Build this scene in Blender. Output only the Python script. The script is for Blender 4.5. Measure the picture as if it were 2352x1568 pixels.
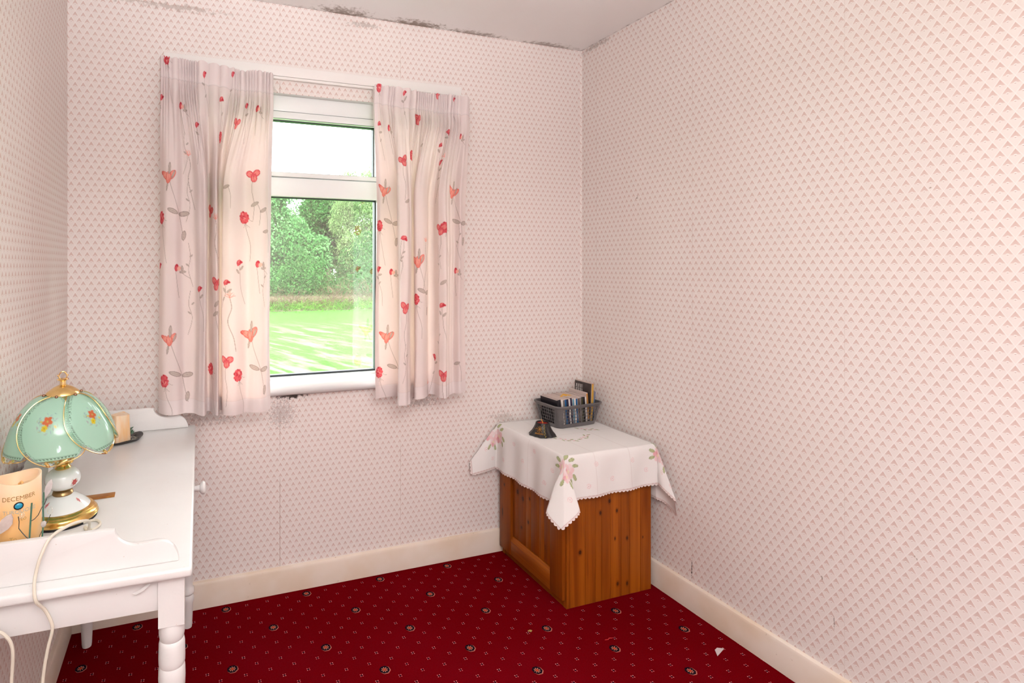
import bpy, bmesh, math, random
import numpy as np
from mathutils import Vector, Matrix, noise

for o in list(bpy.data.objects):
    bpy.data.objects.remove(o, do_unlink=True)
SC = bpy.context.scene
COL = SC.collection
R = math.radians
rng = np.random.default_rng(7)
random.seed(7)

# ------------------------------------------------------------------ camera, world, light
CX, HY, FPX = 868.0, 612.0, 1259.714
YAW = math.atan((CX - 433.0) / FPX)
EYE = 1.33
cam = bpy.data.cameras.new('camera')
cam.sensor_fit = 'HORIZONTAL'
cam.sensor_width = 36.0
cam.lens = FPX / 2352.0 * 36.0
cam.shift_x = (1176.0 - CX) / 2352.0
cam.shift_y = -(784.0 - HY) / 2352.0
cam.clip_start = 0.02
cam.clip_end = 300
camo = bpy.data.objects.new('camera', cam)
COL.objects.link(camo)
camo.location = (0, 0, EYE)
camo.rotation_euler = (R(90), 0, -YAW)
SC.camera = camo

world = bpy.data.worlds.new('overcast_sky')
SC.world = world
world.use_nodes = True
_bg = world.node_tree.nodes['Background']
_bg.inputs['Color'].default_value = (0.93, 0.97, 1.0, 1)
_bg.inputs['Strength'].default_value = 4.4

sun = bpy.data.lights.new('sun', 'SUN')
sun.energy = 6.0
sun.angle = R(8)
sun.color = (1.0, 0.97, 0.9)
suno = bpy.data.objects.new('sun', sun)
COL.objects.link(suno)
suno.rotation_euler = (R(40), 0, R(-22))      # from behind the house, high

FILL_GLOBE_L = 7.0                              # radiance of the globe added behind the camera as fill light
BOUNCE_W = 265.0                                # watts of the added ceiling-bounce spot, standing in for a flash
SC.view_settings.view_transform = 'Standard'
SC.view_settings.look = 'None'
SC.view_settings.exposure = 1.42
SC.view_settings.gamma = 1.0
SC.view_settings.use_curve_mapping = False

# room
XL, XR, YB, YF, H = -0.416, 1.85, 2.253, -2.95, 2.402

# ------------------------------------------------------------------ helpers: objects
def tag(o, label=None, cat=None, group=None, kind=None):
    if label: o['label'] = label
    if cat: o['category'] = cat
    if group: o['group'] = group
    if kind: o['kind'] = kind
    return o

def empty(name, loc=(0, 0, 0), rz=0.0):
    o = bpy.data.objects.new(name, None)
    o.empty_display_size = 0.05
    COL.objects.link(o)
    o.location = loc
    o.rotation_euler = (0, 0, rz)
    return o

def thing(name, label, cat, loc=(0, 0, 0), rz=0.0, group=None):
    return tag(empty(name, loc, rz), label, cat, group)

def link(name, me, mat=None, parent=None):
    o = bpy.data.objects.new(name, me)
    COL.objects.link(o)
    if mat is not None:
        for m in (mat if isinstance(mat, (list, tuple)) else [mat]):
            me.materials.append(m)
    if parent is not None:
        o.parent = parent
    return o

class MB:
    """collects shapes, builds ONE mesh object"""
    def __init__(s):
        s.v = []; s.f = []; s.mi = []; s.cur = 0
    def add(s, vs, fs):
        b = len(s.v)
        s.v.extend([tuple(map(float, p)) for p in vs])
        for f in fs:
            s.f.append(tuple(b + i for i in f)); s.mi.append(s.cur)
        return s
    def box(s, x0, x1, y0, y1, z0, z1, m=None):
        vs = [(x, y, z) for z in (z0, z1) for y in (y0, y1) for x in (x0, x1)]
        if m is not None: vs = [m @ Vector(p) for p in vs]
        return s.add(vs, [(0, 2, 3, 1), (4, 5, 7, 6), (0, 1, 5, 4), (2, 6, 7, 3), (0, 4, 6, 2), (1, 3, 7, 5)])
    def lathe(s, prof, n=32, c=(0, 0, 0), cap=True, fn=None):
        vs = []
        for (r, z) in prof:
            for k in range(n):
                a = 2 * math.pi * k / n
                rr = r if fn is None else fn(r, z, a)
                vs.append((c[0] + rr * math.cos(a), c[1] + rr * math.sin(a), c[2] + z))
        fs = []
        for i in range(len(prof) - 1):
            for k in range(n):
                k2 = (k + 1) % n
                fs.append((i * n + k, i * n + k2, (i + 1) * n + k2, (i + 1) * n + k))
        if cap:
            fs.append(tuple(reversed(range(n))))
            fs.append(tuple((len(prof) - 1) * n + k for k in range(n)))
        return s.add(vs, fs)
    def tube(s, pts, r, n=8, closed=False, cap=True):
        pts = [Vector(p) for p in pts]; N = len(pts)
        rs = r if isinstance(r, (list, tuple)) else [r] * N
        vs = []; up = None
        for i, p in enumerate(pts):
            if closed: t = pts[(i + 1) % N] - pts[i - 1]
            else: t = pts[min(i + 1, N - 1)] - pts[max(i - 1, 0)]
            if t.length < 1e-9: t = Vector((0, 0, 1))
            t.normalize()
            if up is None:
                up = Vector((0, 0, 1)) if abs(t.z) < 0.9 else Vector((1, 0, 0))
            a = t.cross(up)
            if a.length < 1e-6: a = t.cross(Vector((1, 0.3, 0.2)))
            a.normalize(); b = a.cross(t).normalized(); up = b
            for k in range(n):
                th = 2 * math.pi * k / n
                vs.append(p + (a * math.cos(th) + b * math.sin(th)) * rs[i])
        fs = []
        M = N if closed else N - 1
        for i in range(M):
            j = (i + 1) % N
            for k in range(n):
                k2 = (k + 1) % n
                fs.append((i * n + k, i * n + k2, j * n + k2, j * n + k))
        if cap and not closed:
            fs.append(tuple(reversed(range(n))))
            fs.append(tuple((N - 1) * n + k for k in range(n)))
        return s.add(vs, fs)
    def prism(s, poly, axis, a0, a1):
        """polygon (2D) extruded along axis: axis 'y' -> poly in (x,z); 'x' -> (y,z); 'z' -> (x,y)"""
        n = len(poly)
        def P(p, t):
            if axis == 'y': return (p[0], t, p[1])
            if axis == 'x': return (t, p[0], p[1])
            return (p[0], p[1], t)
        vs = [P(p, a0) for p in poly] + [P(p, a1) for p in poly]
        fs = [(i, (i + 1) % n, n + (i + 1) % n, n + i) for i in range(n)]
        fs += [tuple(range(n))[::-1], tuple(range(n, 2 * n))]
        return s.add(vs, fs)
    def sphere(s, c, r, nu=16, nv=10, sc=(1, 1, 1), m=None):
        vs = []; fs = []
        for i in range(nv + 1):
            th = math.pi * i / nv
            for k in range(nu):
                a = 2 * math.pi * k / nu
                p = Vector((r * sc[0] * math.sin(th) * math.cos(a), r * sc[1] * math.sin(th) * math.sin(a), r * sc[2] * math.cos(th)))
                if m is not None: p = m @ p
                vs.append((c[0] + p.x, c[1] + p.y, c[2] + p.z))
        for i in range(nv):
            for k in range(nu):
                k2 = (k + 1) % nu
                fs.append((i * nu + k, (i + 1) * nu + k, (i + 1) * nu + k2, i * nu + k2))
        return s.add(vs, fs)
    def mesh(s, name, bevel=0.0, seg=2, smooth=False, angle=40, normals=True):
        me = bpy.data.meshes.new(name)
        me.from_pydata(s.v, [], s.f)
        me.polygons.foreach_set('material_index', s.mi)
        bm = bmesh.new(); bm.from_mesh(me)
        bmesh.ops.remove_doubles(bm, verts=bm.verts, dist=1e-6)
        if normals: bmesh.ops.recalc_face_normals(bm, faces=bm.faces)
        if bevel > 0:
            ed = [e for e in bm.edges if len(e.link_faces) == 2 and e.calc_face_angle(0) > R(25)]
            bmesh.ops.bevel(bm, geom=ed, offset=bevel, segments=seg, profile=0.5, affect='EDGES', clamp_overlap=True)
        bm.to_mesh(me); bm.free()
        if smooth or bevel > 0:
            me.polygons.foreach_set('use_smooth', [True] * len(me.polygons))
            try: me.set_sharp_from_angle(angle=R(angle))
            except Exception: pass
        me.update()
        return me
    def obj(s, name, mat, parent=None, **k):
        return link(name, s.mesh(name, **k), mat, parent)

def copy_tree(o, parent=None):
    c = o.copy(); COL.objects.link(c); c.parent = parent
    for ch in list(o.children): copy_tree(ch, c)
    return c

def grid_mesh(name, P, cols=None, smooth=True):
    """P: (n,m,3) array -> quad grid mesh; cols (n,m,4) point colours"""
    n, m = P.shape[:2]
    me = bpy.data.meshes.new(name)
    idx = np.arange(n * m).reshape(n, m)
    q = np.stack([idx[:-1, :-1], idx[1:, :-1], idx[1:, 1:], idx[:-1, 1:]], -1).reshape(-1, 4)
    me.vertices.add(n * m); me.vertices.foreach_set('co', P.astype(np.float32).ravel())
    me.loops.add(q.size); me.loops.foreach_set('vertex_index', q.astype(np.int32).ravel())
    me.polygons.add(len(q))
    me.polygons.foreach_set('loop_start', np.arange(0, q.size, 4, dtype=np.int32))
    me.polygons.foreach_set('loop_total', np.full(len(q), 4, dtype=np.int32))
    if smooth: me.polygons.foreach_set('use_smooth', np.ones(len(q), dtype=bool))
    me.update(calc_edges=True)
    if cols is not None:
        at = me.color_attributes.new('Col', 'FLOAT_COLOR', 'POINT')
        at.data.foreach_set('color', cols.astype(np.float32).ravel())
    me.validate()
    return me

def smooth01(x): 
    x = np.clip(x, 0, 1); return x * x * (3 - 2 * x)

def lin(r, g, b):
    f = lambda c: ((c / 255.0 + 0.055) / 1.055) ** 2.4 if c > 10 else c / 255.0 / 12.92
    return (f(r), f(g), f(b))

# ------------------------------------------------------------------ helpers: node materials
class Sk:
    def __init__(s, g, o): s.g = g; s.o = o
    def __add__(s, b): return s.g.m('ADD', s, b)
    __radd__ = __add__
    def __sub__(s, b): return s.g.m('SUBTRACT', s, b)
    def __rsub__(s, b): return s.g.m('SUBTRACT', b, s)
    def __mul__(s, b): return s.g.m('MULTIPLY', s, b)
    __rmul__ = __mul__
    def __truediv__(s, b): return s.g.m('DIVIDE', s, b)

class Gr:
    def __init__(s, name):
        s.mat = bpy.data.materials.new(name); s.mat.use_nodes = True
        s.t = s.mat.node_tree; s.t.nodes.clear()
        s.out = s.t.nodes.new('ShaderNodeOutputMaterial')
    def n(s, typ, **k):
        nd = s.t.nodes.new(typ)
        for a, v in k.items(): setattr(nd, a, v)
        return nd
    def put(s, sock, v):
        if isinstance(v, Sk): s.t.links.new(v.o, sock)
        elif v is not None:
            if sock.type == 'RGBA' and len(v) == 3: v = (*v, 1)
            sock.default_value = v
    def m(s, op, a, b=None, c=None, clamp=False):
        nd = s.n('ShaderNodeMath', operation=op, use_clamp=clamp)
        s.put(nd.inputs[0], a)
        if b is not None: s.put(nd.inputs[1], b)
        if c is not None: s.put(nd.inputs[2], c)
        return Sk(s, nd.outputs[0])
    def pos(s):
        tc = s.n('ShaderNodeNewGeometry'); sp = s.n('ShaderNodeSeparateXYZ')
        s.t.links.new(tc.outputs['Position'], sp.inputs[0])
        return [Sk(s, sp.outputs[i]) for i in range(3)], Sk(s, tc.outputs['Position'])
    def opos(s):
        tc = s.n('ShaderNodeTexCoord'); sp = s.n('ShaderNodeSeparateXYZ')
        s.t.links.new(tc.outputs['Object'], sp.inputs[0])
        return [Sk(s, sp.outputs[i]) for i in range(3)], Sk(s, tc.outputs['Object'])
    def vec(s, x, y, z):
        nd = s.n('ShaderNodeCombineXYZ')
        for i, v in enumerate((x, y, z)): s.put(nd.inputs[i], v)
        return Sk(s, nd.outputs[0])
    def noise(s, vec, scale, detail=3, rough=0.5, dist=0.0):
        nd = s.n('ShaderNodeTexNoise')
        s.put(nd.inputs['Vector'], vec)
        nd.inputs['Scale'].default_value = scale; nd.inputs['Detail'].default_value = detail
        nd.inputs['Roughness'].default_value = rough; nd.inputs['Distortion'].default_value = dist
        return Sk(s, nd.outputs[0])
    def ss(s, x, e0, e1, a=0.0, b=1.0):
        nd = s.n('ShaderNodeMapRange', interpolation_type='SMOOTHSTEP')
        s.put(nd.inputs[0], x)
        nd.inputs[1].default_value = e0; nd.inputs[2].default_value = e1
        nd.inputs[3].default_value = a; nd.inputs[4].default_value = b
        return Sk(s, nd.outputs[0])
    def mix(s, f, a, b):
        nd = s.n('ShaderNodeMix', data_type='RGBA')
        s.put(nd.inputs[0], f); s.put(nd.inputs[6], a); s.put(nd.inputs[7], b)
        return Sk(s, nd.outputs[2])
    def attr(s, name='Col'):
        nd = s.n('ShaderNodeAttribute', attribute_name=name)
        return Sk(s, nd.outputs['Color']), Sk(s, nd.outputs['Alpha'])
    def rand(s):
        nd = s.n('ShaderNodeObjectInfo'); return Sk(s, nd.outputs['Random'])
    def bump(s, h, strength=0.3, dist=0.002):
        nd = s.n('ShaderNodeBump'); nd.inputs['Strength'].default_value = strength
        nd.inputs['Distance'].default_value = dist; s.put(nd.inputs['Height'], h)
        return Sk(s, nd.outputs[0])
    def pbr(s, color, rough=0.5, metal=0.0, normal=None, spec=0.5, coat=0.0, sub=0.0, emit=None, es=0.0, trans=0.0, ior=1.45):
        nd = s.n('ShaderNodeBsdfPrincipled')
        s.put(nd.inputs['Base Color'], color); s.put(nd.inputs['Roughness'], rough)
        s.put(nd.inputs['Metallic'], metal)
        nd.inputs['Specular IOR Level'].default_value = spec
        nd.inputs['Coat Weight'].default_value = coat
        nd.inputs['Transmission Weight'].default_value = trans
        nd.inputs['IOR'].default_value = ior
        if sub:
            nd.inputs['Subsurface Weight'].default_value = sub
            nd.inputs['Subsurface Radius'].default_value = (0.02, 0.012, 0.006)
        if normal is not None: s.put(nd.inputs['Normal'], normal)
        if emit is not None:
            nd.inputs['Emission Color'].default_value = (*emit, 1); nd.inputs['Emission Strength'].default_value = es
        return Sk(s, nd.outputs[0])
    def sh(s, typ, color=None, **k):
        nd = s.n(typ)
        if color is not None: s.put(nd.inputs['Color'], color)
        for a, v in k.items(): s.put(nd.inputs[a], v)
        return Sk(s, nd.outputs[0])
    def mixs(s, f, a, b):
        nd = s.n('ShaderNodeMixShader'); s.put(nd.inputs[0], f)
        s.t.links.new(a.o, nd.inputs[1]); s.t.links.new(b.o, nd.inputs[2])
        return Sk(s, nd.outputs[0])
    def done(s, sh):
        s.t.links.new(sh.o, s.out.inputs[0]); return s.mat

def simple(name, color, rough=0.5, metal=0.0, **k):
    g = Gr(name); return g.done(g.pbr(color, rough, metal, **k))

def noisy(name, c0, c1, scale=20, rough=0.5, metal=0.0, bump=0.0, bscale=None, **k):
    g = Gr(name); _, P = g.opos()
    nz = g.noise(P, scale, 4)
    col = g.mix(g.ss(nz, 0.3, 0.7), c0, c1)
    nb = g.bump(g.noise(P, bscale or scale * 3, 3), bump, 0.001) if bump else None
    return g.done(g.pbr(col, rough, metal, normal=nb, **k))

# --- wallpaper
WP_W, WP_H = 0.0262, 0.0428
WALL_LIGHT = (0.818, 0.745, 0.708)
WALL_DARK = (0.668, 0.490, 0.443)
def wallpaper(name, axis, u0, z0, seams, moulds=()):
    g = Gr(name)
    (x, y, z), P = g.pos()
    u = x if axis == 'x' else y
    U = (u - u0) / WP_W; V = (z - z0) / WP_H
    p = U + V; q = V - U
    fp = g.m('FRACT', p); fq = g.m('FRACT', q)
    t = 1.0 - (fp + fq) * 0.5
    s = (fp - fq) * 0.5
    e = g.m('MINIMUM', 1.0 - fp, 1.0 - fq)            # distance to the two upper edges
    e2 = g.m('MINIMUM', fp, fq)
    edge = g.m('MINIMUM', e, e2)
    arch = g.m('MAXIMUM', 1.0 - g.m('ABSOLUTE', s) / 0.20, 0.0)
    base = 0.415 - arch * 0.030
    dark = g.ss(e, 0.05, 0.085) * g.ss(t - base, -0.04, 0.02, 1.0, 0.0)
    fade = g.ss(t, 0.05, 0.42, 1.0, 0.72)
    dark = dark * fade
    ds = s / 0.070; dt = (t - 0.450) / 0.022
    dot = g.ss(ds * ds + dt * dt, 0.6, 1.3, 1.0, 0.0)
    hs = s / 0.115; ht = (t - 0.392) / 0.040
    halo = g.ss(hs * hs + ht * ht, 0.4, 1.2, 1.0, 0.0)
    ls = s / 0.13; lt = (t - 0.475) / 0.02
    low = g.ss(ls * ls + lt * lt, 0.5, 1.2, 1.0, 0.0) * (1.0 - dot)
    line = g.ss(edge, 0.015, 0.05, 1.0, 0.0)
    col = g.mix(dark, WALL_LIGHT, WALL_DARK)
    col = g.mix(halo * 0.92, col, (0.87, 0.82, 0.795))
    col = g.mix(dot * 0.9, col, (0.58, 0.42, 0.395))
    col = g.mix(low * 0.6, col, (0.87, 0.82, 0.79))
    col = g.mix(line * 0.8, col, (0.89, 0.84, 0.81))
    # age: faint yellowing, scattered marks, seams, mould
    big = g.noise(P, 1.7, 3)
    col = g.mix(g.ss(big, 0.45, 0.75) * 0.10, col, (0.76, 0.64, 0.54))
    sp = g.noise(P, 34, 2, 0.6)
    col = g.mix(g.ss(sp, 0.775, 0.80) * 0.75, col, (0.33, 0.24, 0.19))
    wob = (g.noise(g.vec(0.0, 0.0, z), 60, 2) - 0.5) * 0.0012
    for sx, wdt, st in seams:
        d = g.m('ABSOLUTE', u - sx + wob)
        nz = g.ss(g.noise(P, 9, 2), 0.38, 0.6)
        col = g.mix(g.ss(d, wdt * 0.35, wdt, 1.0, 0.0) * st * nz, col, (0.36, 0.21, 0.15))
    for (mu, mz, ru, rz, sc, amt, mc) in moulds:
        du = (u - mu) / ru; dz = (z - mz) / rz
        d = g.m('SQRT', du * du + dz * dz)
        nz = g.noise(P, sc, 5, 0.65)
        msk = g.ss(nz - d * 0.34, 0.24, 0.42) * amt
        col = g.mix(msk, col, mc)
    hgt = dark * -0.6 + line * 0.8 + halo * 0.5 - dot * 0.5
    nrm = g.bump(hgt, 0.12, 0.0008)
    return g.done(g.pbr(col, 0.62, normal=nrm, spec=0.25))

MOULD = (0.075, 0.06, 0.055)
MB_DARK = (0.05, 0.04, 0.035)
m_wall_back = wallpaper('wallpaper_back', 'x', 0.3688, 0.4234,
    [(0.3537, 0.0014, 0.85), (0.8835, 0.0010, 0.6), (1.4132, 0.0010, 0.35), (-0.17, 0.0008, 0.2)],
    [(0.40, 0.80, 0.10, 0.024, 55, 1.0, MB_DARK), (0.62, 0.812, 0.09, 0.010, 60, 1.0, MB_DARK),
     (0.36, 0.73, 0.09, 0.09, 150, 0.45, (0.30, 0.25, 0.24)), (0.08, 0.74, 0.15, 0.05, 140, 0.4, (0.25, 0.20, 0.19)),
     (0.98, 0.73, 0.12, 0.04, 140, 0.45, (0.22, 0.18, 0.17)), (1.40, 0.62, 0.10, 0.04, 80, 0.35, (0.3, 0.25, 0.2)),
     (-0.05, 2.33, 0.30, 0.02, 70, 0.5, (0.35, 0.27, 0.22)), (0.72, 2.37, 0.10, 0.02, 90, 0.5, (0.3, 0.24, 0.2))])
m_wall_right = wallpaper('wallpaper_right', 'y', 0.8131, 1.2267,
    [(2.1447, 0.0010, 0.35), (1.6154, 0.0010, 0.40), (1.0919, 0.0008, 0.25), (0.56, 0.0008, 0.2)],
    [(2.15, 2.39, 0.16, 0.02, 70, 0.5, (0.3, 0.25, 0.22)), (1.6175, 0.150, 0.0035, 0.055, 160, 0.95, (0.10, 0.07, 0.05)), (1.12, 0.25, 0.003, 0.03, 160, 0.6, (0.2, 0.14, 0.12))])
m_wall_left = wallpaper('wallpaper_left', 'y', 0.31, 0.4234,
    [(1.78, 0.0014, 0.5), (1.25, 0.001, 0.3)], [(1.9, 2.28, 0.02, 0.03, 60, 0.8, MB_DARK)])
m_wall_front = wallpaper('wallpaper_front', 'x', 0.3688, 0.4234, [])

def ceiling_mat():
    g = Gr('ceiling_paint'); (x, y, z), P = g.pos()
    col = g.mix(g.ss(g.noise(P, 2.2, 3), 0.35, 0.75) * 0.35, (0.90, 0.885, 0.87), (0.87, 0.82, 0.785))
    dY = YB - y
    for (mx, rx, ry, amt) in ((0.62, 0.12, 0.075, 0.95), (0.96, 0.15, 0.06, 1.0), (1.25, 0.17, 0.04, 0.85), (0.78, 0.5, 0.02, 0.5), (1.66, 0.17, 0.04, 0.8)):
        du = (x - mx) / rx; dv = dY / ry
        d = g.m('SQRT', du * du + dv * dv)
        nz = g.noise(P, 42, 6, 0.75)
        col = g.mix(g.ss(nz - d * 0.30, 0.16, 0.42) * amt * 0.8, col, (0.22, 0.16, 0.12))
    dR = XR - x
    nzr = g.noise(P, 30, 5, 0.7)
    col = g.mix(g.ss(nzr - dR * 16.0, 0.35, 0.6) * 0.6 * g.ss(y, 1.2, 1.9), col, (0.22, 0.16, 0.13))
    return g.done(g.pbr(col, 0.75, normal=g.bump(g.noise(P, 7, 4), 0.12, 0.004), spec=0.2))
m_ceiling = ceiling_mat()

def carpet_mat():
    g = Gr('red_carpet'); (x, y, z), P = g.pos()
    sx, sy = 0.03955, 0.04172
    p = (x - 0.7699) / sx; q = (y - 1.8713) / sy
    mm = (p + q) * 0.5; nn = (p - q) * 0.5
    rm = g.m('ROUND', mm); rn = g.m('ROUND', nn)
    fm = mm - rm; fn = nn - rn
    dx = (fm + fn) * sx; dy = (fm - fn) * sy
    isM = g.m('COMPARE', g.m('ABSOLUTE', rm / 4.0 - g.m('ROUND', rm / 4.0)), 0.0, 0.05) * \
          g.m('COMPARE', g.m('ABSOLUTE', rn / 4.0 - g.m('ROUND', rn / 4.0)), 0.0, 0.05)
    notM = 1.0 - isM
    big = g.noise(P, 3.0, 3)
    fine = g.noise(P, 420, 2)
    red = g.mix(g.ss(fine, 0.25, 0.75), (0.105, 0.0006, 0.0024), (0.170, 0.0012, 0.0044))
    red = g.mix(g.ss(big, 0.4, 0.7) * 0.25, red, (0.17, 0.003, 0.009))
    col = red
    # small sprig: dark centre, four pink tufts
    adx = g.m('ABSOLUTE', dx); ady = g.m('ABSOLUTE', dy)
    cdot = g.ss(dx * dx + dy * dy, 0.0024 ** 2, 0.0034 ** 2, 1.0, 0.0)
    tx = adx - 0.0037; ty = ady - 0.0037
    tuft = g.ss(tx * tx + ty * ty, 0.0011 ** 2, 0.0022 ** 2, 1.0, 0.0)
    tone = g.ss(g.noise(P, 160, 1), 0.3, 0.7)
    col = g.mix(cdot * notM, col, (0.012, 0.004, 0.010))
    col = g.mix(tuft * notM * 0.85, col, g.mix(tone, (0.62, 0.10, 0.12), (0.75, 0.36, 0.34)))
    # medallion
    rr = g.m('SQRT', dx * dx + dy * dy)
    ang = g.m('ARCTAN2', dy, dx)
    ox = dx - 0.0015; oy = dy + 0.0022
    ro = g.m('SQRT', ox * ox + oy * oy)
    wob = g.m('COSINE', ang * 8.0) * 0.0006
    rim = g.ss(ro + wob, 0.0170, 0.0182, 1.0, 0.0)
    disc = g.ss(rr + wob, 0.0162, 0.0172, 1.0, 0.0)
    petal = g.ss(g.m('COSINE', ang * 8.0), 0.0, 0.5) * g.ss(rr, 0.0100, 0.0112, 1.0, 0.0) * g.ss(rr, 0.0038, 0.0052)
    cen = g.ss(rr, 0.0030, 0.0050, 1.0, 0.0)
    col = g.mix(rim * isM * 0.85, col, (0.50, 0.17, 0.13))
    col = g.mix(disc * isM, col, (0.010, 0.006, 0.012))
    col = g.mix(petal * isM, col, (0.66, 0.24, 0.16))
    col = g.mix(cen * isM, col, (0.60, 0.06, 0.02))
    nrm = g.bump(fine, 0.6, 0.002)
    nd = g.pbr(col, 1.0, normal=nrm, spec=0.0)
    return g.done(nd)
m_carpet = carpet_mat()

m_skirt = (lambda: (lambda g: (lambda P: g.done(g.pbr(
    g.mix(g.ss(g.noise(P, 55, 5, 0.7), 0.66, 0.72) * 0.65,
          g.mix(g.ss(g.noise(P, 5, 3), 0.35, 0.7), (0.80, 0.70, 0.61), (0.74, 0.60, 0.47)), (0.30, 0.19, 0.12)),
    0.35, normal=g.bump(g.noise(P, 22, 3), 0.15, 0.003))))(g.pos()[1]))(Gr('cream_gloss_paint')))()
m_white_paint = (lambda: (lambda g: (lambda P: g.done(g.pbr(
    g.mix(g.ss(g.noise(P, 120, 3, 0.6), 0.72, 0.75) * 0.5,
          g.mix(g.ss(g.noise(P, 4, 3), 0.35, 0.7), (0.78, 0.765, 0.75), (0.74, 0.715, 0.70)), (0.42, 0.28, 0.18)),
    0.28, normal=g.bump(g.noise(P, 26, 4), 0.25, 0.0025))))(g.pos()[1]))(Gr('thick_white_gloss_paint')))()
m_upvc = simple('white_upvc', (0.86, 0.87, 0.86), 0.25)
m_rail = simple('white_curtain_rail', (0.86, 0.82, 0.79), 0.4)
m_gasket = simple('black_rubber', (0.03, 0.035, 0.04), 0.5)
m_plaster = simple('white_reveal', (0.82, 0.82, 0.80), 0.6)
m_brass = noisy('polished_brass', (0.86, 0.60, 0.22), (0.70, 0.43, 0.12), 60, 0.2, 1.0)
m_gold = noisy('gold_plate', (0.90, 0.66, 0.30), (0.80, 0.54, 0.20), 40, 0.18, 1.0)
m_oldbrass = simple('aged_brass', (0.33, 0.22, 0.10), 0.3, 1.0)
m_porc = None
m_black = simple('black_felt', (0.012, 0.012, 0.014), 0.8)
m_cord = simple('ivory_flex', (0.72, 0.66, 0.55), 0.45)

def schlick(g, f0=0.04):
    ge = g.n('ShaderNodeNewGeometry'); dt = g.n('ShaderNodeVectorMath', operation='DOT_PRODUCT')
    g.t.links.new(ge.outputs['Normal'], dt.inputs[0]); g.t.links.new(ge.outputs['Incoming'], dt.inputs[1])
    c = 1.0 - g.m('ABSOLUTE', Sk(g, dt.outputs['Value']))
    return g.m('POWER', c, 5.0) * (1 - f0) + f0
def glass_mat(name='window_glass', boost=2.5):
    g = Gr(name)
    f = g.m('MULTIPLY', schlick(g), boost, clamp=True)
    return g.done(g.mixs(f, g.sh('ShaderNodeBsdfTransparent', (0.97, 0.99, 0.98)), g.sh('ShaderNodeBsdfGlossy', (1, 1, 1), Roughness=0.02)))
m_glass = glass_mat()
m_clear = glass_mat('clear_plastic', 1.6)

# ------------------------------------------------------------------ room shell
def structure(o): return tag(o, kind='structure')
OX0, OX1, OZ0, OZ1 = 0.03, 1.08, 0.80, 2.04
structure(MB().box(XL - 0.12, XR + 0.12, YF - 0.12, YB + 0.28, -0.08, 0.0).obj('floor', m_carpet))
structure(MB().box(XL - 0.12, XR + 0.12, YF - 0.12, YB + 0.28, H, H + 0.12).obj('ceiling', m_ceiling))
structure(MB().box(XL - 0.12, XL, YF, YB, 0, H).obj('wall_left', m_wall_left))
structure(MB().box(XR, XR + 0.12, YF, YB, 0, H).obj('wall_right', m_wall_right))
structure(MB().box(XL - 0.12, XR + 0.12, YF - 0.12, YF, 0, H).obj('wall_front', m_wall_front))
w = MB()
T = 0.28
def ring(y): return [(XL - .12, y, 0), (XR + .12, y, 0), (XR + .12, y, H), (XL - .12, y, H), (OX0, y, OZ0), (OX1, y, OZ0), (OX1, y, OZ1), (OX0, y, OZ1)]
w.add(ring(YB) + ring(YB + T), [(0, 1, 5, 4), (1, 2, 6, 5), (2, 3, 7, 6), (3, 0, 4, 7),
      (9, 8, 12, 13), (10, 9, 13, 14), (11, 10, 14, 15), (8, 11, 15, 12),
      (1, 0, 8, 9), (2, 1, 9, 10), (3, 2, 10, 11), (0, 3, 11, 8)])
w.cur = 1
w.add(ring(YB) + ring(YB + T), [(4, 5, 13, 12), (5, 6, 14, 13), (6, 7, 15, 14), (7, 4, 12, 15)])
structure(w.obj('wall_back', [m_wall_back, m_plaster], normals=False))

def skirting(name, prof_axis, a0, a1, wall, sgn):
    # profile: flat board with a rounded top edge
    hh, th = 0.103, 0.016
    prof = [(0, 0), (th, 0), (th, hh - 0.012), (th * 0.75, hh - 0.004), (th * 0.3, hh), (0, hh)]
    poly = [(wall + sgn * p[0], p[1]) for p in prof]
    mb = MB(); mb.prism(poly, 'x' if prof_axis == 'x' else 'y', a0, a1)
    return structure(mb.obj(name, m_skirt, smooth=True, angle=30))
skirting('baseboard_back', 'x', XL, XR, YB, -1)
skirting('baseboard_right', 'y', YF, YB - 0.016, XR, -1)
skirting('baseboard_left', 'y', YF, YB - 0.016, XL, 1)

# thin raised edge of the wallpaper roll lapping round the corner
structure(MB().prism([(XR, YB), (XR - 0.007, YB), (XR, YB - 0.007)], 'z', 0.103, H).obj('trim_1', m_wall_right))

# ------------------------------------------------------------------ window
win = structure(empty('window_1', (0.5, YB + 0.05, OZ0)))
def wpart(name, mat, *boxes, bevel=0.003, parent=win):
    mb = MB()
    for b in boxes: mb.box(*b)
    o = mb.obj(name, mat, None, bevel=bevel)
    o.parent = parent
    o.matrix_parent_inverse = Matrix.Translation(parent.location).inverted()
    return o
FY0, FY1 = YB + 0.028, YB + 0.095
GY = YB + 0.062
MX0, MX1 = 0.785, 0.85
wpart('frame_jamb', m_upvc, (OX0, OX0 + 0.06, FY0, FY1, OZ0, OZ1))
wpart('frame_jamb', m_upvc, (OX1 - 0.06, OX1, FY0, FY1, OZ0, OZ1))
wpart('frame_head', m_upvc, (OX0 + 0.06, OX1 - 0.06, FY0, FY1, 1.975, OZ1))
wpart('frame_foot', m_upvc, (OX0 + 0.06, OX1 - 0.06, FY0, FY1, OZ0, 0.868))
wpart('mullion', m_upvc, (MX0, MX1, FY0, FY1, 0.868, 1.975))
wpart('transom', m_upvc, (OX0 + 0.06, MX0, FY0, FY1, 1.622, 1.70))
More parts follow.
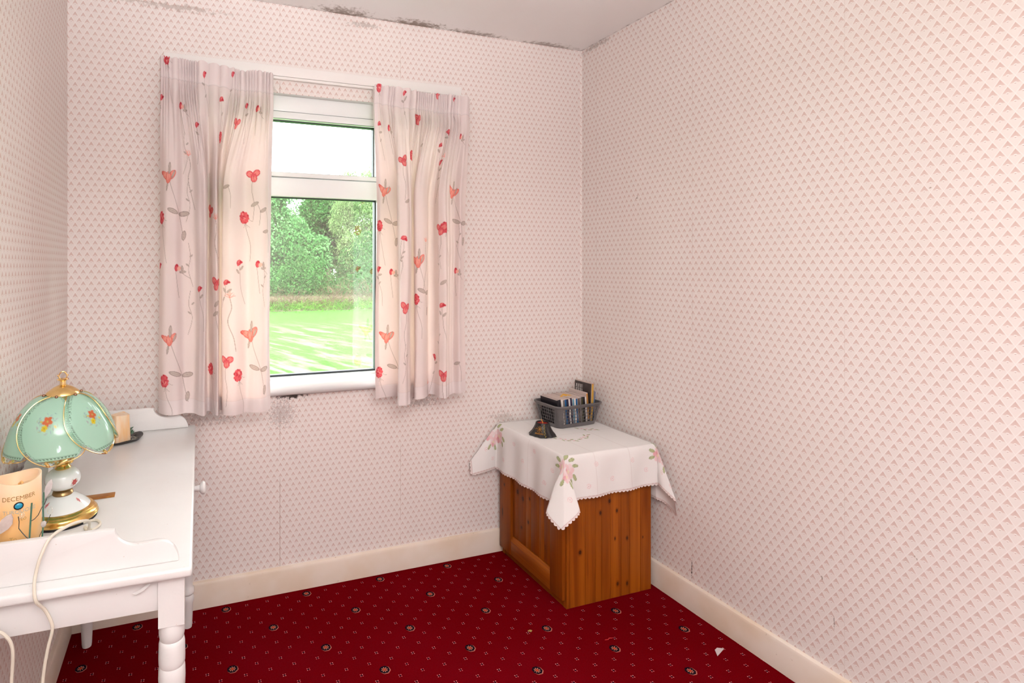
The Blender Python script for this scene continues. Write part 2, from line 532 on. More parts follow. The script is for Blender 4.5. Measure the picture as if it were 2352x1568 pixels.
# opening top light: a sash frame standing slightly proud
sash = wpart('top_sash', m_upvc,
      (OX0 + 0.062, MX0 - 0.002, FY0 - 0.006, FY1 - 0.02, 1.943, 1.972),
      (OX0 + 0.062, MX0 - 0.002, FY0 - 0.006, FY1 - 0.02, 1.703, 1.722),
      (OX0 + 0.062, OX0 + 0.09, FY0 - 0.006, FY1 - 0.02, 1.722, 1.943),
      (MX0 - 0.008, MX0 - 0.002, FY0 - 0.006, FY1 - 0.02, 1.722, 1.943), bevel=0.002)
def gasket(x0, x1, z0, z1, t=0.007):
    wpart('glazing_gasket', m_gasket, (x0, x1, GY - 0.012, GY + 0.012, z1 - t, z1), (x0, x1, GY - 0.012, GY + 0.012, z0, z0 + t),
          (x0, x0 + t, GY - 0.012, GY + 0.012, z0, z1), (x1 - t, x1, GY - 0.012, GY + 0.012, z0, z1), bevel=0.0)
    wpart('pane', m_glass, (x0 + 0.002, x1 - 0.002, GY - 0.002, GY + 0.002, z0 + 0.002, z1 - 0.002), bevel=0.0)
gasket(OX0 + 0.088, MX0 - 0.006, 1.720, 1.945, 0.006)
gasket(OX0 + 0.058, MX0 + 0.002, 0.8705, 1.624)
gasket(MX1 - 0.002, OX1 - 0.058, 0.866, 1.977)
# glazing bead at the foot + rounded window board
bead = [(FY0 - 0.001, 0.866), (FY0 + 0.004, 0.8698), (GY - 0.0125, 0.8698), (GY - 0.0125, 0.866)]
mb = MB(); mb.prism(bead, 'x', OX0 + 0.06, MX0)
o = mb.obj('glazing_bead', m_upvc, None, bevel=0.002); o.parent = win; o.matrix_parent_inverse = Matrix.Translation(win.location).inverted()
sill = [(YB + 0.05, 0.862)]
for k in range(0, 13):
    a = R(90 + 15 * k); sill.append((YB - 0.012 + 0.026 * math.cos(a), 0.832 + 0.026 * math.sin(a)))
sill += [(YB + 0.0, 0.800), (YB + 0.05, 0.800)]
mb = MB(); mb.prism(sill, 'x', OX0 + 0.001, OX1 - 0.001)
o = mb.obj('window_board', m_upvc, None, smooth=True, angle=35); o.parent = win; o.matrix_parent_inverse = Matrix.Translation(win.location).inverted()
mb = MB(); mb.box(0.20, 0.235, FY0 - 0.03, FY0 - 0.01, 1.64, 1.66); mb.box(0.15, 0.28, FY0 - 0.04, FY0 - 0.026, 1.638, 1.662)
o = mb.obj('window_handle', m_upvc, None, bevel=0.004); o.parent = win; o.matrix_parent_inverse = Matrix.Translation(win.location).inverted()

# ------------------------------------------------------------------ curtain rail
rail = thing('curtain_rail', 'white painted batten with a plastic curtain track above the window', 'curtain rail', (0.54, YB, 2.10))
def under(o, root):
    o.parent = root; o.matrix_parent_inverse = (Matrix.Translation(root.location) @ Matrix.Rotation(root.rotation_euler[2], 4, 'Z')).inverted(); return o
under(MB().box(-0.09, 1.175, YB - 0.018, YB, 2.104, 2.146).obj('batten', m_rail, None, bevel=0.003), rail)
under(MB().box(-0.08, 1.165, YB - 0.016, YB - 0.001, 2.093, 2.1035).obj('track', m_rail, None, bevel=0.002), rail)
under(MB().tube([(0.312, YB - 0.03, 2.098), (0.318, YB - 0.03, 2.07), (0.326, YB - 0.03, 2.05), (0.345, YB - 0.03, 2.03)], 0.0018, 6).obj('pull_cord', m_rail, None, smooth=True), rail)
under(MB().tube([(0.750, YB - 0.02, 2.095), (0.752, YB - 0.02, 1.99), (0.753, YB - 0.02, 1.93)], 0.0022, 6).obj('pull_cord', m_rail, None, smooth=True), rail)

# ------------------------------------------------------------------ printed cloth painting
class Paint:
    """paints flat print into a point-colour array over fabric coordinates (a,b) in metres"""
    def __init__(s, A, B, base):
        s.A = A; s.B = B
        s.C = np.zeros(A.shape + (4,)); s.C[..., :3] = base; s.C[..., 3] = 0.0
    def _sel(s, x0, x1, y0, y1):
        m = (s.A > x0) & (s.A < x1) & (s.B > y0) & (s.B < y1)
        return np.nonzero(m)
    def ell(s, cx, cy, rx, ry, ang, col, soft=0.0009, amt=1.0):
        r = max(rx, ry) + 0.003
        ix = s._sel(cx - r, cx + r, cy - r, cy + r)
        if len(ix[0]) == 0: return
        dx = s.A[ix] - cx; dy = s.B[ix] - cy
        c, sn = math.cos(ang), math.sin(ang)
        u = dx * c + dy * sn; v = -dx * sn + dy * c
        d = np.sqrt((u / rx) ** 2 + (v / ry) ** 2)
        w = np.clip((1 - d) * min(rx, ry) / soft + 0.5, 0, 1)[:, None] * amt
        s.C[ix[0], ix[1], :3] = s.C[ix[0], ix[1], :3] * (1 - w) + np.array(col) * w
    def line(s, pts, wd, col, amt=0.9):
        pts = np.array(pts, float)
        ix = s._sel(pts[:, 0].min() - 0.005, pts[:, 0].max() + 0.005, pts[:, 1].min() - 0.005, pts[:, 1].max() + 0.005)
        if len(ix[0]) == 0: return
        P = np.stack([s.A[ix], s.B[ix]], -1); best = np.full(len(P), 1e9)
        for a, b in zip(pts[:-1], pts[1:]):
            ab = b - a; L = max((ab ** 2).sum(), 1e-12)
            t = np.clip(((P - a) @ ab) / L, 0, 1)
            best = np.minimum(best, np.linalg.norm(P - (a + t[:, None] * ab), axis=1))
        w = np.clip((wd - best) / 0.0008 + 0.5, 0, 1)[:, None] * amt
        s.C[ix[0], ix[1], :3] = s.C[ix[0], ix[1], :3] * (1 - w) + np.array(col) * w
    def leaf(s, cx, cy, L, W, ang, col, edge):
        s.ell(cx, cy, L, W, ang, edge); s.ell(cx, cy, L * 0.86, W * 0.72, ang, col)
        c, sn = math.cos(ang), math.sin(ang)
        s.line([(cx - L * c, cy - L * sn), (cx + L * c, cy + L * sn)], 0.0006, edge, 0.7)

def curve(pts, n=14):
    P = np.array(pts, float); out = []
    for i in range(len(P) - 1):
        p0 = P[max(i - 1, 0)]; p1 = P[i]; p2 = P[i + 1]; p3 = P[min(i + 2, len(P) - 1)]
        for k in range(n):
            t = k / n
            out.append(0.5 * (2 * p1 + (p2 - p0) * t + (2 * p0 - 5 * p1 + 4 * p2 - p3) * t * t + (3 * p1 - p0 - 3 * p2 + p3) * t ** 3))
    out.append(P[-1]); return np.array(out)

CR_D = (0.56, 0.055, 0.080); CR_M = (0.73, 0.130, 0.155); CR_L = (0.88, 0.40, 0.38)
CO_D = (0.68, 0.13, 0.115); CO_M = (0.83, 0.27, 0.225); CO_L = (0.91, 0.52, 0.44)
LF = (0.58, 0.50, 0.46); LE = (0.36, 0.29, 0.265); ST = (0.42, 0.34, 0.31)
def motif(pt, kind, x, y, rs):
    j = lambda a: rs.uniform(-a, a)
    th = rs.uniform(-0.45, 0.45); K = rs.uniform(1.0, 1.25); cs, sn = math.cos(th), math.sin(th)
    def E(dx, dy, rx, ry, a, col, **k):
        dx, dy = dx * K, dy * K
        pt.ell(x + dx * cs - dy * sn, y + dx * sn + dy * cs, rx * K, ry * K, a + th, col, **k)
    mir = rs.choice([-1.0, 1.0]) if kind in ('bud', 'lily', 'twig', 'iris') else 1.0
    def stem(pts, w=0.0009): pt.line(curve([(x + p[0] * mir + j(.003) * (i_ > 1), y + p[1]) for i_, p in enumerate(pts)], 8), w, ST)
    if kind == 'rose':
        d = rs.choice([-1, 1])
        stem([(0.004, -0.025), (0.012, -0.06), (0.026 + j(.01), -0.11), (0.03 + j(.01), -0.165)])
        for a in (-0.5, 0.1, 0.6): stem([(0.004, -0.022), (0.010 + a * 0.02, -0.036 - abs(a) * .003)], 0.0007)
        stem([(0.016, -0.004), (0.026, -0.012), (0.034, -0.013)], 0.0007)
        for k in range(11):
            a = k * 2 * math.pi / 11 + j(.2)
            pt.ell(x + 0.0125 * math.cos(a), y + 0.017 * math.sin(a), 0.0075, 0.0065, a, CR_D if k % 2 else CR_M)
        pt.ell(x, y, 0.0145, 0.0185, 0.1, CR_M)
        for k in range(9):
            a = rs.uniform(0, 6.28); r = rs.uniform(0.2, 0.9)
            pt.ell(x + 0.011 * r * math.cos(a), y + 0.014 * r * math.sin(a), 0.006, 0.0022, rs.uniform(0, 3.1), [CR_L, CR_D, CR_D][k % 3], amt=0.8)
    elif kind == 'tulip':
        stem([(0.006, -0.022), (0.018, -0.06), (0.044, -0.13), (0.058, -0.19), (0.066, -0.235)], 0.0010)
        pt.leaf(x + 0.020, y - 0.128, 0.024, 0.0085, -0.35, LF, LE)
        pt.leaf(x + 0.066, y - 0.136, 0.021, 0.0095, 0.15, LF, LE)
        pt.leaf(x + 0.066, y - 0.215, 0.018, 0.008, 1.4, LF, LE)
        pt.leaf(x - 0.006, y - 0.040, 0.016, 0.004, 1.4, LF, LE)
        E(-0.020, 0.006, 0.017, 0.0075, -0.45, CO_D); E(-0.018, 0.006, 0.014, 0.0055, -0.45, CO_M)
        for dx, dy, a in ((-0.010, -0.002, -0.7), (0.012, 0.002, 0.9), (0.0, -0.006, 1.5)):
            E(dx, dy, 0.0205, 0.0105, a, CO_D); E(dx, dy, 0.0192, 0.0092, a, CO_M)
            for o_ in (-0.0045, 0.0, 0.0042): E(dx * 1.15 + o_ * math.sin(a), dy + 0.002 - o_ * math.cos(a), 0.012, 0.0013, a + j(.15), CO_L, amt=0.75)
            E(dx + 0.003, dy - 0.004, 0.009, 0.0011, a + 0.2, CO_D, amt=0.7)
        pt.leaf(x + 0.004, y + 0.027, 0.022, 0.0055, 1.5, LF, LE)
        pt.leaf(x + 0.019, y + 0.004, 0.016, 0.0035, 1.15, LF, LE)
    elif kind == 'iris':
        stem([(0.002, -0.022), (0.004, -0.06), (-0.004, -0.11), (0.004, -0.17)])
        for dx, dy, a, L in ((-0.011, 0.006, 2.4, .015), (0.012, 0.006, 0.7, .014), (0.001, -0.010, 1.5, .0145)):
            E(dx, dy, L, 0.0112, a, CR_D); E(dx, dy, L * .93, 0.0100, a, CR_M)
            for o_ in (-0.0045, 0.0, 0.0045): E(dx * 1.15 + o_ * math.sin(a), dy * 1.15 - o_ * math.cos(a), L * .55, 0.0011, a, CO_L, amt=0.7)
            E(dx * 0.6, dy * 0.6, L * .4, 0.0010, a, CR_D, amt=0.8)
    elif kind == 'bud':
        stem([(0.001, -0.012), (0.004, -0.05), (0.016 + j(.01), -0.10), (0.026, -0.155)])
        if rs.rand() < 0.45: pt.leaf(x - 0.006, y - 0.030 + j(.006), 0.010, 0.0040, 2.4 + j(.5), LF, LE)
        if rs.rand() < 0.55: pt.leaf(x + 0.011, y - 0.030 + j(.010), 0.011, 0.0045, 0.5 + j(.5), LF, LE)
        if rs.rand() < 0.5: pt.leaf(x + 0.010 * mir, y - 0.070 + j(.015), 0.008, 0.0032, 0.8 + j(.5), LF, LE)
        th = rs.uniform(-1.2, 1.2); cs, sn = math.cos(th), math.sin(th)
        E(0, 0, 0.0105, 0.0085, 0.3, CR_D); E(0, 0.001, 0.0085, 0.0065, 0.3, CR_M); E(0.001, 0.003, 0.005, 0.0013, 0.4, CR_L, amt=0.7)
        E(0.008, -0.003, 0.0065, 0.0042, -0.6, CR_D); E(-0.007, -0.004, 0.005, 0.0035, 0.8, CR_M)
    elif kind == 'bud2':
        stem([(0.010, -0.012), (0.026, -0.026), (0.045, -0.04)])
        stem([(-0.006, -0.012), (-0.002, -0.05), (0.004, -0.11)])
        pt.ell(x - 0.003, y, 0.0085, 0.0135, -0.15, CR_D); pt.ell(x - 0.003, y - 0.003, 0.0065, 0.0085, 0, CR_M)
        pt.ell(x + 0.007, y - 0.003, 0.007, 0.0085, -0.5, CO_L)
        pt.leaf(x + 0.019, y - 0.004, 0.012, 0.0045, 1.6, LF, LE); pt.leaf(x + 0.021, y - 0.016, 0.012, 0.005, 0.1, LF, LE)
    elif kind == 'lily':
        stem([(0.0, -0.014), (0.005, -0.05), (-0.006, -0.10), (0.010, -0.16), (0.02, -0.21)], 0.0013)
        for k in range(9):
            a = 0.5 + 2.2 * k / 8 + j(.1); L = rs.uniform(0.014, 0.026)
            pt.line(curve([(x, y - 0.012), (x + L * .5 * math.cos(a) + j(.003), y - 0.012 + L * .6 * math.sin(a)), (x + L * math.cos(a), y - 0.012 + L * math.sin(a))], 5), 0.0008, CO_M, 0.85)
        for k in range(3): pt.ell(x + j(.008), y + 0.002 + j(.005), 0.008, 0.0035, rs.uniform(0.8, 2.2), CO_L, amt=0.45)
    elif kind == 'leaf':
        pt.leaf(x, y, 0.016, 0.0065, rs.uniform(0.2, 1.0), LF, LE)
        stem([(0.01, 0.0), (0.02, -0.03), (0.018, -0.08)])
    elif kind == 'twig':
        stem([(0.0, 0.05), (0.006, 0.0), (-0.004, -0.05), (0.012, -0.11)], 0.0008)
        pt.leaf(x + 0.009, y + 0.004, 0.007, 0.003, 0.7, LF, LE); pt.leaf(x - 0.004, y - 0.03, 0.007, 0.003, 2.4, LF, LE)

def px_of(P):
    r = np.array([math.cos(YAW), -math.sin(YAW)]); f = np.array([math.sin(YAW), math.cos(YAW)])
    d = P[..., 0] * f[0] + P[..., 1] * f[1]; a = P[..., 0] * r[0] + P[..., 1] * r[1]
    return CX + FPX * a / d, HY - FPX * (P[..., 2] - EYE) / d, d
def world_x(px, y):
    u = (px - CX) / FPX
    return y * (u * math.cos(YAW) + math.sin(YAW)) / (-u * math.sin(YAW) + math.cos(YAW))

def curtain_mat():
    g = Gr('floral_cotton'); col, dbl = g.attr('Col')
    _, P = g.pos()
    nrm = g.bump(g.noise(P, 900, 1), 0.12, 0.0008)
    d = g.sh('ShaderNodeBsdfDiffuse', col, Normal=nrm)
    warm = g.n('ShaderNodeMix', data_type='RGBA', blend_type='MULTIPLY'); warm.inputs[0].default_value = 1
    g.put(warm.inputs[6], col); g.put(warm.inputs[7], (1.0, 0.72, 0.56))
    tr = g.sh('ShaderNodeBsdfTranslucent', Sk(g, warm.outputs[2]))
    return g.done(g.mixs(0.19 - dbl * 0.13, d, tr))
m_curtain = curtain_mat()

def make_curtain(name, label, plan, top, zb, motifs, seed, hemx):
    """plan: (pixel column, depth off the curtain line) at the hem; top: (x0,x1,z0,z1) of the heading"""
    rs = np.random.RandomState(seed)
    YC = YB - 0.096
    pb = curve([(world_x(p[0], YC + p[1] * 1.7), YC + p[1] * 1.7) for p in plan], 26)
    seg = np.linalg.norm(np.diff(pb, axis=0), axis=1); al = np.concatenate([[0], np.cumsum(seg)]); L = al[-1]
    nx = int(L / 0.0019); Ht = 1.32; nz = int(Ht / 0.0021)
    t = np.linspace(0, 1, nx); v = np.linspace(0, 1, nz)
    bx = np.interp(t * L, al, pb[:, 0]); by = np.interp(t * L, al, pb[:, 1])
    tx = top[0] + (top[1] - top[0]) * t
    # irregular pencil pleats
    blk = rs.rand(20) > 0.5
    ph = np.cumsum(np.interp(t * 18, np.arange(20), np.where(blk, 2.6, 0.55) * rs.uniform(.8, 1.2, 20))); ph = ph / ph[-1] * 2 * math.pi * 27
    amp = np.interp(t * 18, np.arange(20), np.where(blk, 0.0085, 0.0125) * rs.uniform(.6, 1.3, 20))
    pl = np.abs(np.sin(ph / 2)) ** 0.7
    ty = YB - 0.062 - amp * pl * 1.6
    ft = np.interp(t * 8, np.arange(10), rs.rand(10))
    tyb = YB - 0.058 - 0.010 * ft                              # pinched line under the heading tape
    V, Tt = np.meshgrid(v, t, indexing='ij')
    z0 = np.interp(t, np.linspace(0, 1, 7), np.linspace(top[2], top[3], 7) + np.array([0, -.002, -.004, -.002, -.006, .001, 0]) * 1.0)
    z0 = z0 + (pl - 0.5) * 0.004
    z1 = np.interp(t, np.linspace(0, 1, len(zb)), zb)
    Z = z0[None] + (z1 - z0)[None] * V
    hd = 0.060
    w1 = smooth01((V - 0.0) / hd)
    w2 = smooth01((V - hd) / 0.30)
    X = tx[None] * (1 - w2) + bx[None] * w2
    Yh = ty[None] * (1 - w1 ** 3) + (ty * 0.55 + tyb * 0.45)[None] * w1 ** 3
    ripple = 0.0065 * np.sin(ph * 0.5)[None] * np.exp(-((V - hd) / 0.10).clip(0) ** 1.0)
    Y = Yh * (1 - w2) + by[None] * w2 + ripple * (V > hd) * smooth01((V - hd) / 0.03)
    Y = Y - 0.010 * np.exp(-((V - hd - 0.045) / 0.035) ** 2) * (0.4 + 0.6 * pl[None])   # cloth puffs out below the tape
    lean = np.interp(t * 7, np.arange(9), rs.uniform(0.0, 0.020, 9))
    Y = Y - lean[None] * (1 - V / hd).clip(0, 1)               # the heading flops forward here and there
    Z = Z + np.interp(t * 11, np.arange(13), rs.uniform(-0.007, 0.004, 13))[None] * (1 - V / hd).clip(0, 1)
    und = np.sin(Tt * L * 2 * math.pi / 0.046 + 1.5 * np.sin(Tt * 9 + seed)) * (0.45 + 0.55 * np.sin(Tt * 13 + seed * 2))
    Y = Y + 0.0055 * und * smooth01((V - hd) / 0.12) * (1 - 0.45 * V)
    # soft sway and wrinkles
    f1, f2 = rs.uniform(0, 6.28, 2)
    Y += 0.004 * np.sin(V * 9 + Tt * 14 + f1) * smooth01((V - .1) / .2) + 0.0020 * np.sin(V * 31 - Tt * 40 + f2) * smooth01((V - hd) / .1) * (1 - 0.6 * V)
    X += 0.003 * np.sin(V * 7 + Tt * 20 + f2) * smooth01((V - .1) / .2)
    Y = np.minimum(Y, YB - 0.012 - 0.03 * (Z > 2.05))
    P = np.stack([X, Y, Z], -1)
    A = Tt * L; B = Z
    pt = Paint(A, B, lin(236, 226, 225))
    # faint watercolour wash in the cotton
    wash = 0.5 + 0.5 * np.sin(A * 31 + 2 * np.sin(B * 9)) * np.sin(B * 17 + 1.5 * np.sin(A * 13))
    pt.C[..., :3] *= (1 - 0.05 * wash)[..., None] * np.array([1, .985, .98])
    qx, qy, qd = px_of(P)
    for (mx, my, kd) in motifs:
        dist = (qx - mx) ** 2 + (qy - my) ** 2
        near = dist < max(9.0, dist.min() + 4.0)
        i = np.argmin(np.where(near, qd, 1e9))
        motif(pt, kd, A.flat[i], B.flat[i], rs)
    # hems are double cloth: less light comes through (alpha channel), stitched line
    dbl = np.zeros_like(A)
    dbl[(Z - z1[None]) < 0.052] = 1.0
    dbl[V < hd] = 0.8
    if hemx == 0: dbl[A < 0.028] = 1.0
    else: dbl[A > L - 0.028] = 1.0
    st = np.abs((Z - z1[None]) - 0.052) < 0.0013
    pt.C[st, :3] *= 0.93
    st = np.abs(V - hd) < 0.0012
    pt.C[st, :3] *= 0.90
    pt.C[..., 3] = dbl
    me = grid_mesh(name, P, pt.C)
    o = link(name, me, m_curtain)
    return tag(o, label, 'curtain')

left_motifs = [(385, 133, 'rose'), (371, 226, 'bud'), (418, 244, 'bud2'), (453, 283, 'bud'), (545, 281, 'iris'), (509, 315, 'rose'),
    (532, 171, 'bud'), (472, 171, 'bud'), (509, 225, 'bud'), (566, 240, 'bud'), (590, 247, 'bud2'), (384, 402, 'tulip'), (579, 401, 'iris'),
    (481, 484, 'iris'), (369, 499, 'rose'), (562, 498, 'rose'), (434, 348, 'lily'), (498, 496, 'lily'), (583, 471, 'leaf'), (608, 483, 'leaf'),
    (614, 531, 'leaf'), (365, 609, 'bud'), (410, 615, 'bud2'), (455, 663, 'bud'), (552, 603, 'bud'), (592, 606, 'bud2'),
    (495, 652, 'iris'), (517, 650, 'bud'), (529, 675, 'lily'), (391, 779, 'tulip'), (573, 767, 'tulip'), (374, 876, 'rose'), (550, 863, 'rose'),
    (482, 848, 'rose'), (517, 828, 'iris'), (497, 700, 'leaf'), (492, 722, 'leaf'), (436, 590, 'twig'), (440, 700, 'twig'), (516, 430, 'leaf'), (505, 575, 'twig'), (607, 640, 'twig'), (436, 440, 'twig'), (425, 330, 'twig')]
right_motifs = [(873, 201, 'rose'), (926, 214, 'bud'), (1010, 206, 'iris'), (1046, 228, 'bud'), (873, 285, 'bud'), (897, 294, 'bud2'), (961, 270, 'iris'),
    (925, 366, 'iris'), (947, 354, 'rose'), (1011, 334, 'bud'), (1021, 353, 'lily'), (1008, 372, 'bud'), (1031, 300, 'bud'), (1061, 313, 'bud2'),
    (886, 438, 'tulip'), (1043, 440, 'tulip'), (874, 520, 'rose'), (1026, 522, 'rose'), (1008, 526, 'iris'), (931, 545, 'bud'), (981, 549, 'lily'),
    (902, 625, 'bud2'), (872, 617, 'bud'), (961, 600, 'tulip'), (952, 686, 'rose'), (934, 704, 'iris'), (1045, 623, 'bud2'), (1012, 702, 'bud'),
    (891, 771, 'tulip'), (873, 855, 'rose'), (996, 819, 'bud'), (1016, 861, 'iris'), (985, 876, 'lily'), (1047, 833, 'leaf'), (1016, 650, 'leaf'), (968, 331, 'leaf'),
    (1005, 590, 'twig'), (925, 580, 'twig'), (1005, 770, 'twig'), (1050, 540, 'twig'), (934, 820, 'twig'), (940, 460, 'leaf')]
make_curtain('curtain', 'floral cotton curtain hanging down to the white washstand, gathered heading', 
    [(366, .0), (376, -.018), (395, -.028), (420, -.014), (440, -.012), (458, -.030), (470, -.040), (475, -.02), (473, .008), (480, .012), (490, -.012), (498, -.022), (502, -.008), (500, .020), (506, .026), (512, .018), (510, -.010), (516, -.028), (540, -.034), (565, -.018), (585, -.028), (605, -.030), (621, -.006)],
    (-0.098, 0.318, 2.112, 2.088), [0.795, 0.792, 0.785, 0.775, 0.778, 0.778, 0.780], left_motifs, 3, 1)
make_curtain('curtain', 'floral cotton curtain hanging clear of the furniture, pine cupboard side of the window',
    [(863, -.004), (874, .006), (894, .012), (912, .014), (917, .0), (914, -.030), (919, -.046), (930, -.048), (940, -.038), (944, -.010), (940, .016), (948, .022), (955, .010), (951, -.014), (957, -.028), (972, -.028), (981, -.012), (984, .014), (996, .010), (1010, -.022), (1024, -.030), (1031, -.010), (1040, .006), (1056, -.012), (1068, -.002)],
    (0.738, 1.190, 2.094, 2.080), [0.782, 0.780, 0.764, 0.757, 0.775, 0.778, 0.772, 0.770, 0.785], right_motifs, 11, 0)

# ------------------------------------------------------------------ white washstand (local frame: x depth, y length)
ZT = 0.735
DL = 1.035
desk = thing('washstand', 'white gloss painted washstand with shaped end boards and turned legs', 'washstand', (0.0070, 1.147, 0.0), R(-1.0))
DW = 0.418
mb = MB(); mb.box(-DW, 0.0, 0.0, DL, ZT - 0.020, ZT)
mb.obj('table_top', m_white_paint, desk, bevel=0.006, seg=3)
def gal_profile():
    pts = [(-DW + 0.004, 0.0), (-DW + 0.004, 0.080), (-0.160, 0.080), (-0.146, 0.078)]
    for k in range(0, 9):                    # concave sweep down
        a = R(180 + 80 * k / 8); pts.append((-0.100 + 0.044 * math.cos(a), 0.078 + 0.034 * math.sin(a)))
    pts += [(-0.085, 0.0445), (-0.066, 0.0455)]
    for k in range(0, 10):                   # rounded nose
        a = R(90 - 88 * k / 9); pts.append((-0.066 + 0.040 * math.cos(a), 0.0005 + 0.045 * math.sin(a)))
    pts.append((-0.026, 0.0))
    return [(p[0], p[1] + ZT + 0.0002) for p in pts]
for y0 in (0.033, DL - 0.034):
    MB().prism(gal_profile(), 'y', y0, y0 + 0.015).obj('end_board', m_white_paint, desk, bevel=0.003)
AZ = 0.648
lx0, lx1 = -DW + 0.012, -0.012
def dbox(name, *b, bevel=0.002, mat=m_white_paint, parent=desk): return MB().box(*b).obj(name, mat, parent, bevel=bevel)
dbox('apron', lx0 + 0.05, lx1 - 0.05, 0.022, 0.040, AZ, ZT - 0.0205)
dbox('apron', lx0 + 0.05, lx1 - 0.05, DL - 0.040, DL - 0.022, AZ, ZT - 0.0205)
dbox('apron', lx0 + 0.002, lx0 + 0.020, 0.066, DL - 0.066, AZ, ZT - 0.0205)
dbox('apron', lx1 - 0.022, lx1 - 0.006, 0.066, 0.20, AZ, ZT - 0.0205)
dbox('apron', lx1 - 0.022, lx1 - 0.006, DL - 0.20, DL - 0.066, AZ, ZT - 0.0205)
drw = dbox('drawer', lx1 - 0.022, lx1 - 0.002, 0.204, DL - 0.204, AZ + 0.004, ZT - 0.024)
mb = MB(); mb.lathe([(0.009, 0), (0.0085, 0.006), (0.0070, 0.018), (0.009, 0.029), (0.0165, 0.034), (0.0185, 0.039), (0.0165, 0.044), (0.009, 0.047), (0.0, 0.0475)], 24, cap=False)
mt = Matrix.Translation((lx1 - 0.003, 0.530, 0.686)) @ Matrix.Rotation(R(90), 4, 'Y')
mb.v = [tuple(mt @ Vector(p)) for p in mb.v]
mb.obj('knob', m_white_paint, drw, smooth=True)
# turned legs
s2 = 0.0245
legprof = [(0.0, 0.615), (0.0238, 0.6149), (0.0250, 0.610), (0.0252, 0.592), (0.0235, 0.581), (0.0222, 0.579), (0.0238, 0.577), (0.0252, 0.570), (0.0258, 0.540), (0.0255, 0.530),
    (0.0236, 0.526), (0.0256, 0.521), (0.0262, 0.500), (0.0256, 0.482), (0.0236, 0.478), (0.0258, 0.472), (0.0262, 0.45), (0.0240, 0.43), (0.0216, 0.40), (0.0200, 0.33), (0.0190, 0.24),
    (0.0180, 0.17), (0.0176, 0.15), (0.0230, 0.142), (0.0235, 0.128), (0.0180, 0.120), (0.0225, 0.112), (0.0230, 0.098), (0.0190, 0.085), (0.0178, 0.05), (0.0160, 0.008), (0.0148, 0.0), (0.0, 0.0)]
lm = MB(); lm.lathe(legprof, 28, cap=False)
for b in ((-s2, s2, -s2, s2, 0.6149, ZT - 0.0205),): lm.box(*b)
leg_me = lm.mesh('leg', smooth=True, angle=35)
leg_me.materials.append(m_white_paint)
for (x, y) in ((lx1 - 0.003 - s2, 0.016 + s2), (lx1 - 0.003 - s2 + 0.012, DL - 0.012 - s2), (lx0 + s2, 0.016 + s2), (lx0 + s2 + 0.02, DL - 0.012 - s2)):
    o = bpy.data.objects.new('leg', leg_me); COL.objects.link(o); o.parent = desk; o.location = (x, y, 0)
# loose flake of paint peeling off the end apron
fl = MB(); fp = [(-0.112, 0.0195, 0.692), (-0.098, 0.0170, 0.698), (-0.083, 0.0155, 0.708), (-0.064, 0.0195, 0.7135)]
fq = [(-0.104, 0.0150, 0.6905), (-0.090, 0.0120, 0.698), (-0.078, 0.0120, 0.7075), (-0.064, 0.0190, 0.7125)]
fl.add(fp + fq, [(0, 1, 5, 4), (1, 2, 6, 5), (2, 3, 7, 6)])
fl.obj('paint_flake', m_white_paint, desk, smooth=True)
DM = Matrix.Translation(desk.location) @ Matrix.Rotation(R(-1.0), 4, 'Z')

# ------------------------------------------------------------------ pine cupboard
CX0, CX1, CY0, CY1, CZ = 1.386, 1.806, 1.773, 2.230, 0.598
def pine_mat(name, grain_axis='z', knots=(), tone=0.0):
    g = Gr(name); (x, y, z), P = g.pos()
    rnd = g.rand()
    if grain_axis == 'z': gv = g.vec(x * 34.0 + rnd * 40.0, y * 34.0, z * 1.3)
    else: gv = g.vec(x * 34.0, y * 1.3 + rnd * 40.0, z * 34.0)
    n1 = g.noise(gv, 1.0, 4, 0.55, 0.6)
    n2 = g.noise(gv, 3.4, 3, 0.6)
    c = g.mix(g.ss(n1, 0.30, 0.72), (0.380, 0.098, 0.0060), (0.210, 0.042, 0.0030))
    c = g.mix(g.ss(n2, 0.55, 0.80) * 0.55, c, (0.130, 0.023, 0.003))
    c = g.mix(g.ss(rnd, 0.0, 1.0) * 0.45, c, (0.175, 0.036, 0.0035))
    for (a, b, ra, rb) in knots:
        u = x if grain_axis == 'z' and knots_axis == 'x' else y
        du = (u - a) / ra; dz = (z - b) / rb
        d = g.m('SQRT', du * du + dz * dz)
        c = g.mix(g.ss(d, 1.1, 2.4, 0.55, 0.0), c, (0.12, 0.022, 0.003))
        c = g.mix(g.ss(d, 0.75, 1.1, 0.92, 0.0), c, (0.030, 0.008, 0.003))
        c = g.mix(g.ss(d, 0.2, 0.5, 0.6, 0.0), c, (0.09, 0.02, 0.005))
    return g.done(g.pbr(c, 0.38, normal=g.bump(n1, 0.06, 0.001), spec=0.22))
knots_axis = 'x'
m_pine_side = pine_mat('pine_side', 'z', [(1.5937, 0.3916, .0055, .008), (1.5487, 0.3508, .0048, .0075), (1.6301, 0.348, .0045, .007), (1.6208, 0.237, .003, .006),
      (1.6815, 0.2293, .004, .007), (1.4506, 0.2102, .0065, .0085), (1.6337, 0.0528, .005, .008), (1.6815, 0.0459, .004, .008), (1.7625, 0.2204, .002, .004)])
knots_axis = 'y'
m_pine_door = pine_mat('pine_door', 'z', [(2.205, 0.20, .004, .020), (2.19, 0.33, .004, .007), (2.10, 0.33, .007, .010), (2.06, 0.315, .007, .010), (2.02, 0.23, .005, .007), (2.07, 0.185, .005, .006), (2.01, 0.335, .004, .007)])
m_pine_rail = pine_mat('pine_rail', 'y')
cup = thing('pine_cupboard', 'orange varnished pine bedside cupboard standing in the corner under the tablecloth', 'cupboard', (0.5 * (CX0 + CX1), 0.5 * (CY0 + CY1), 0))
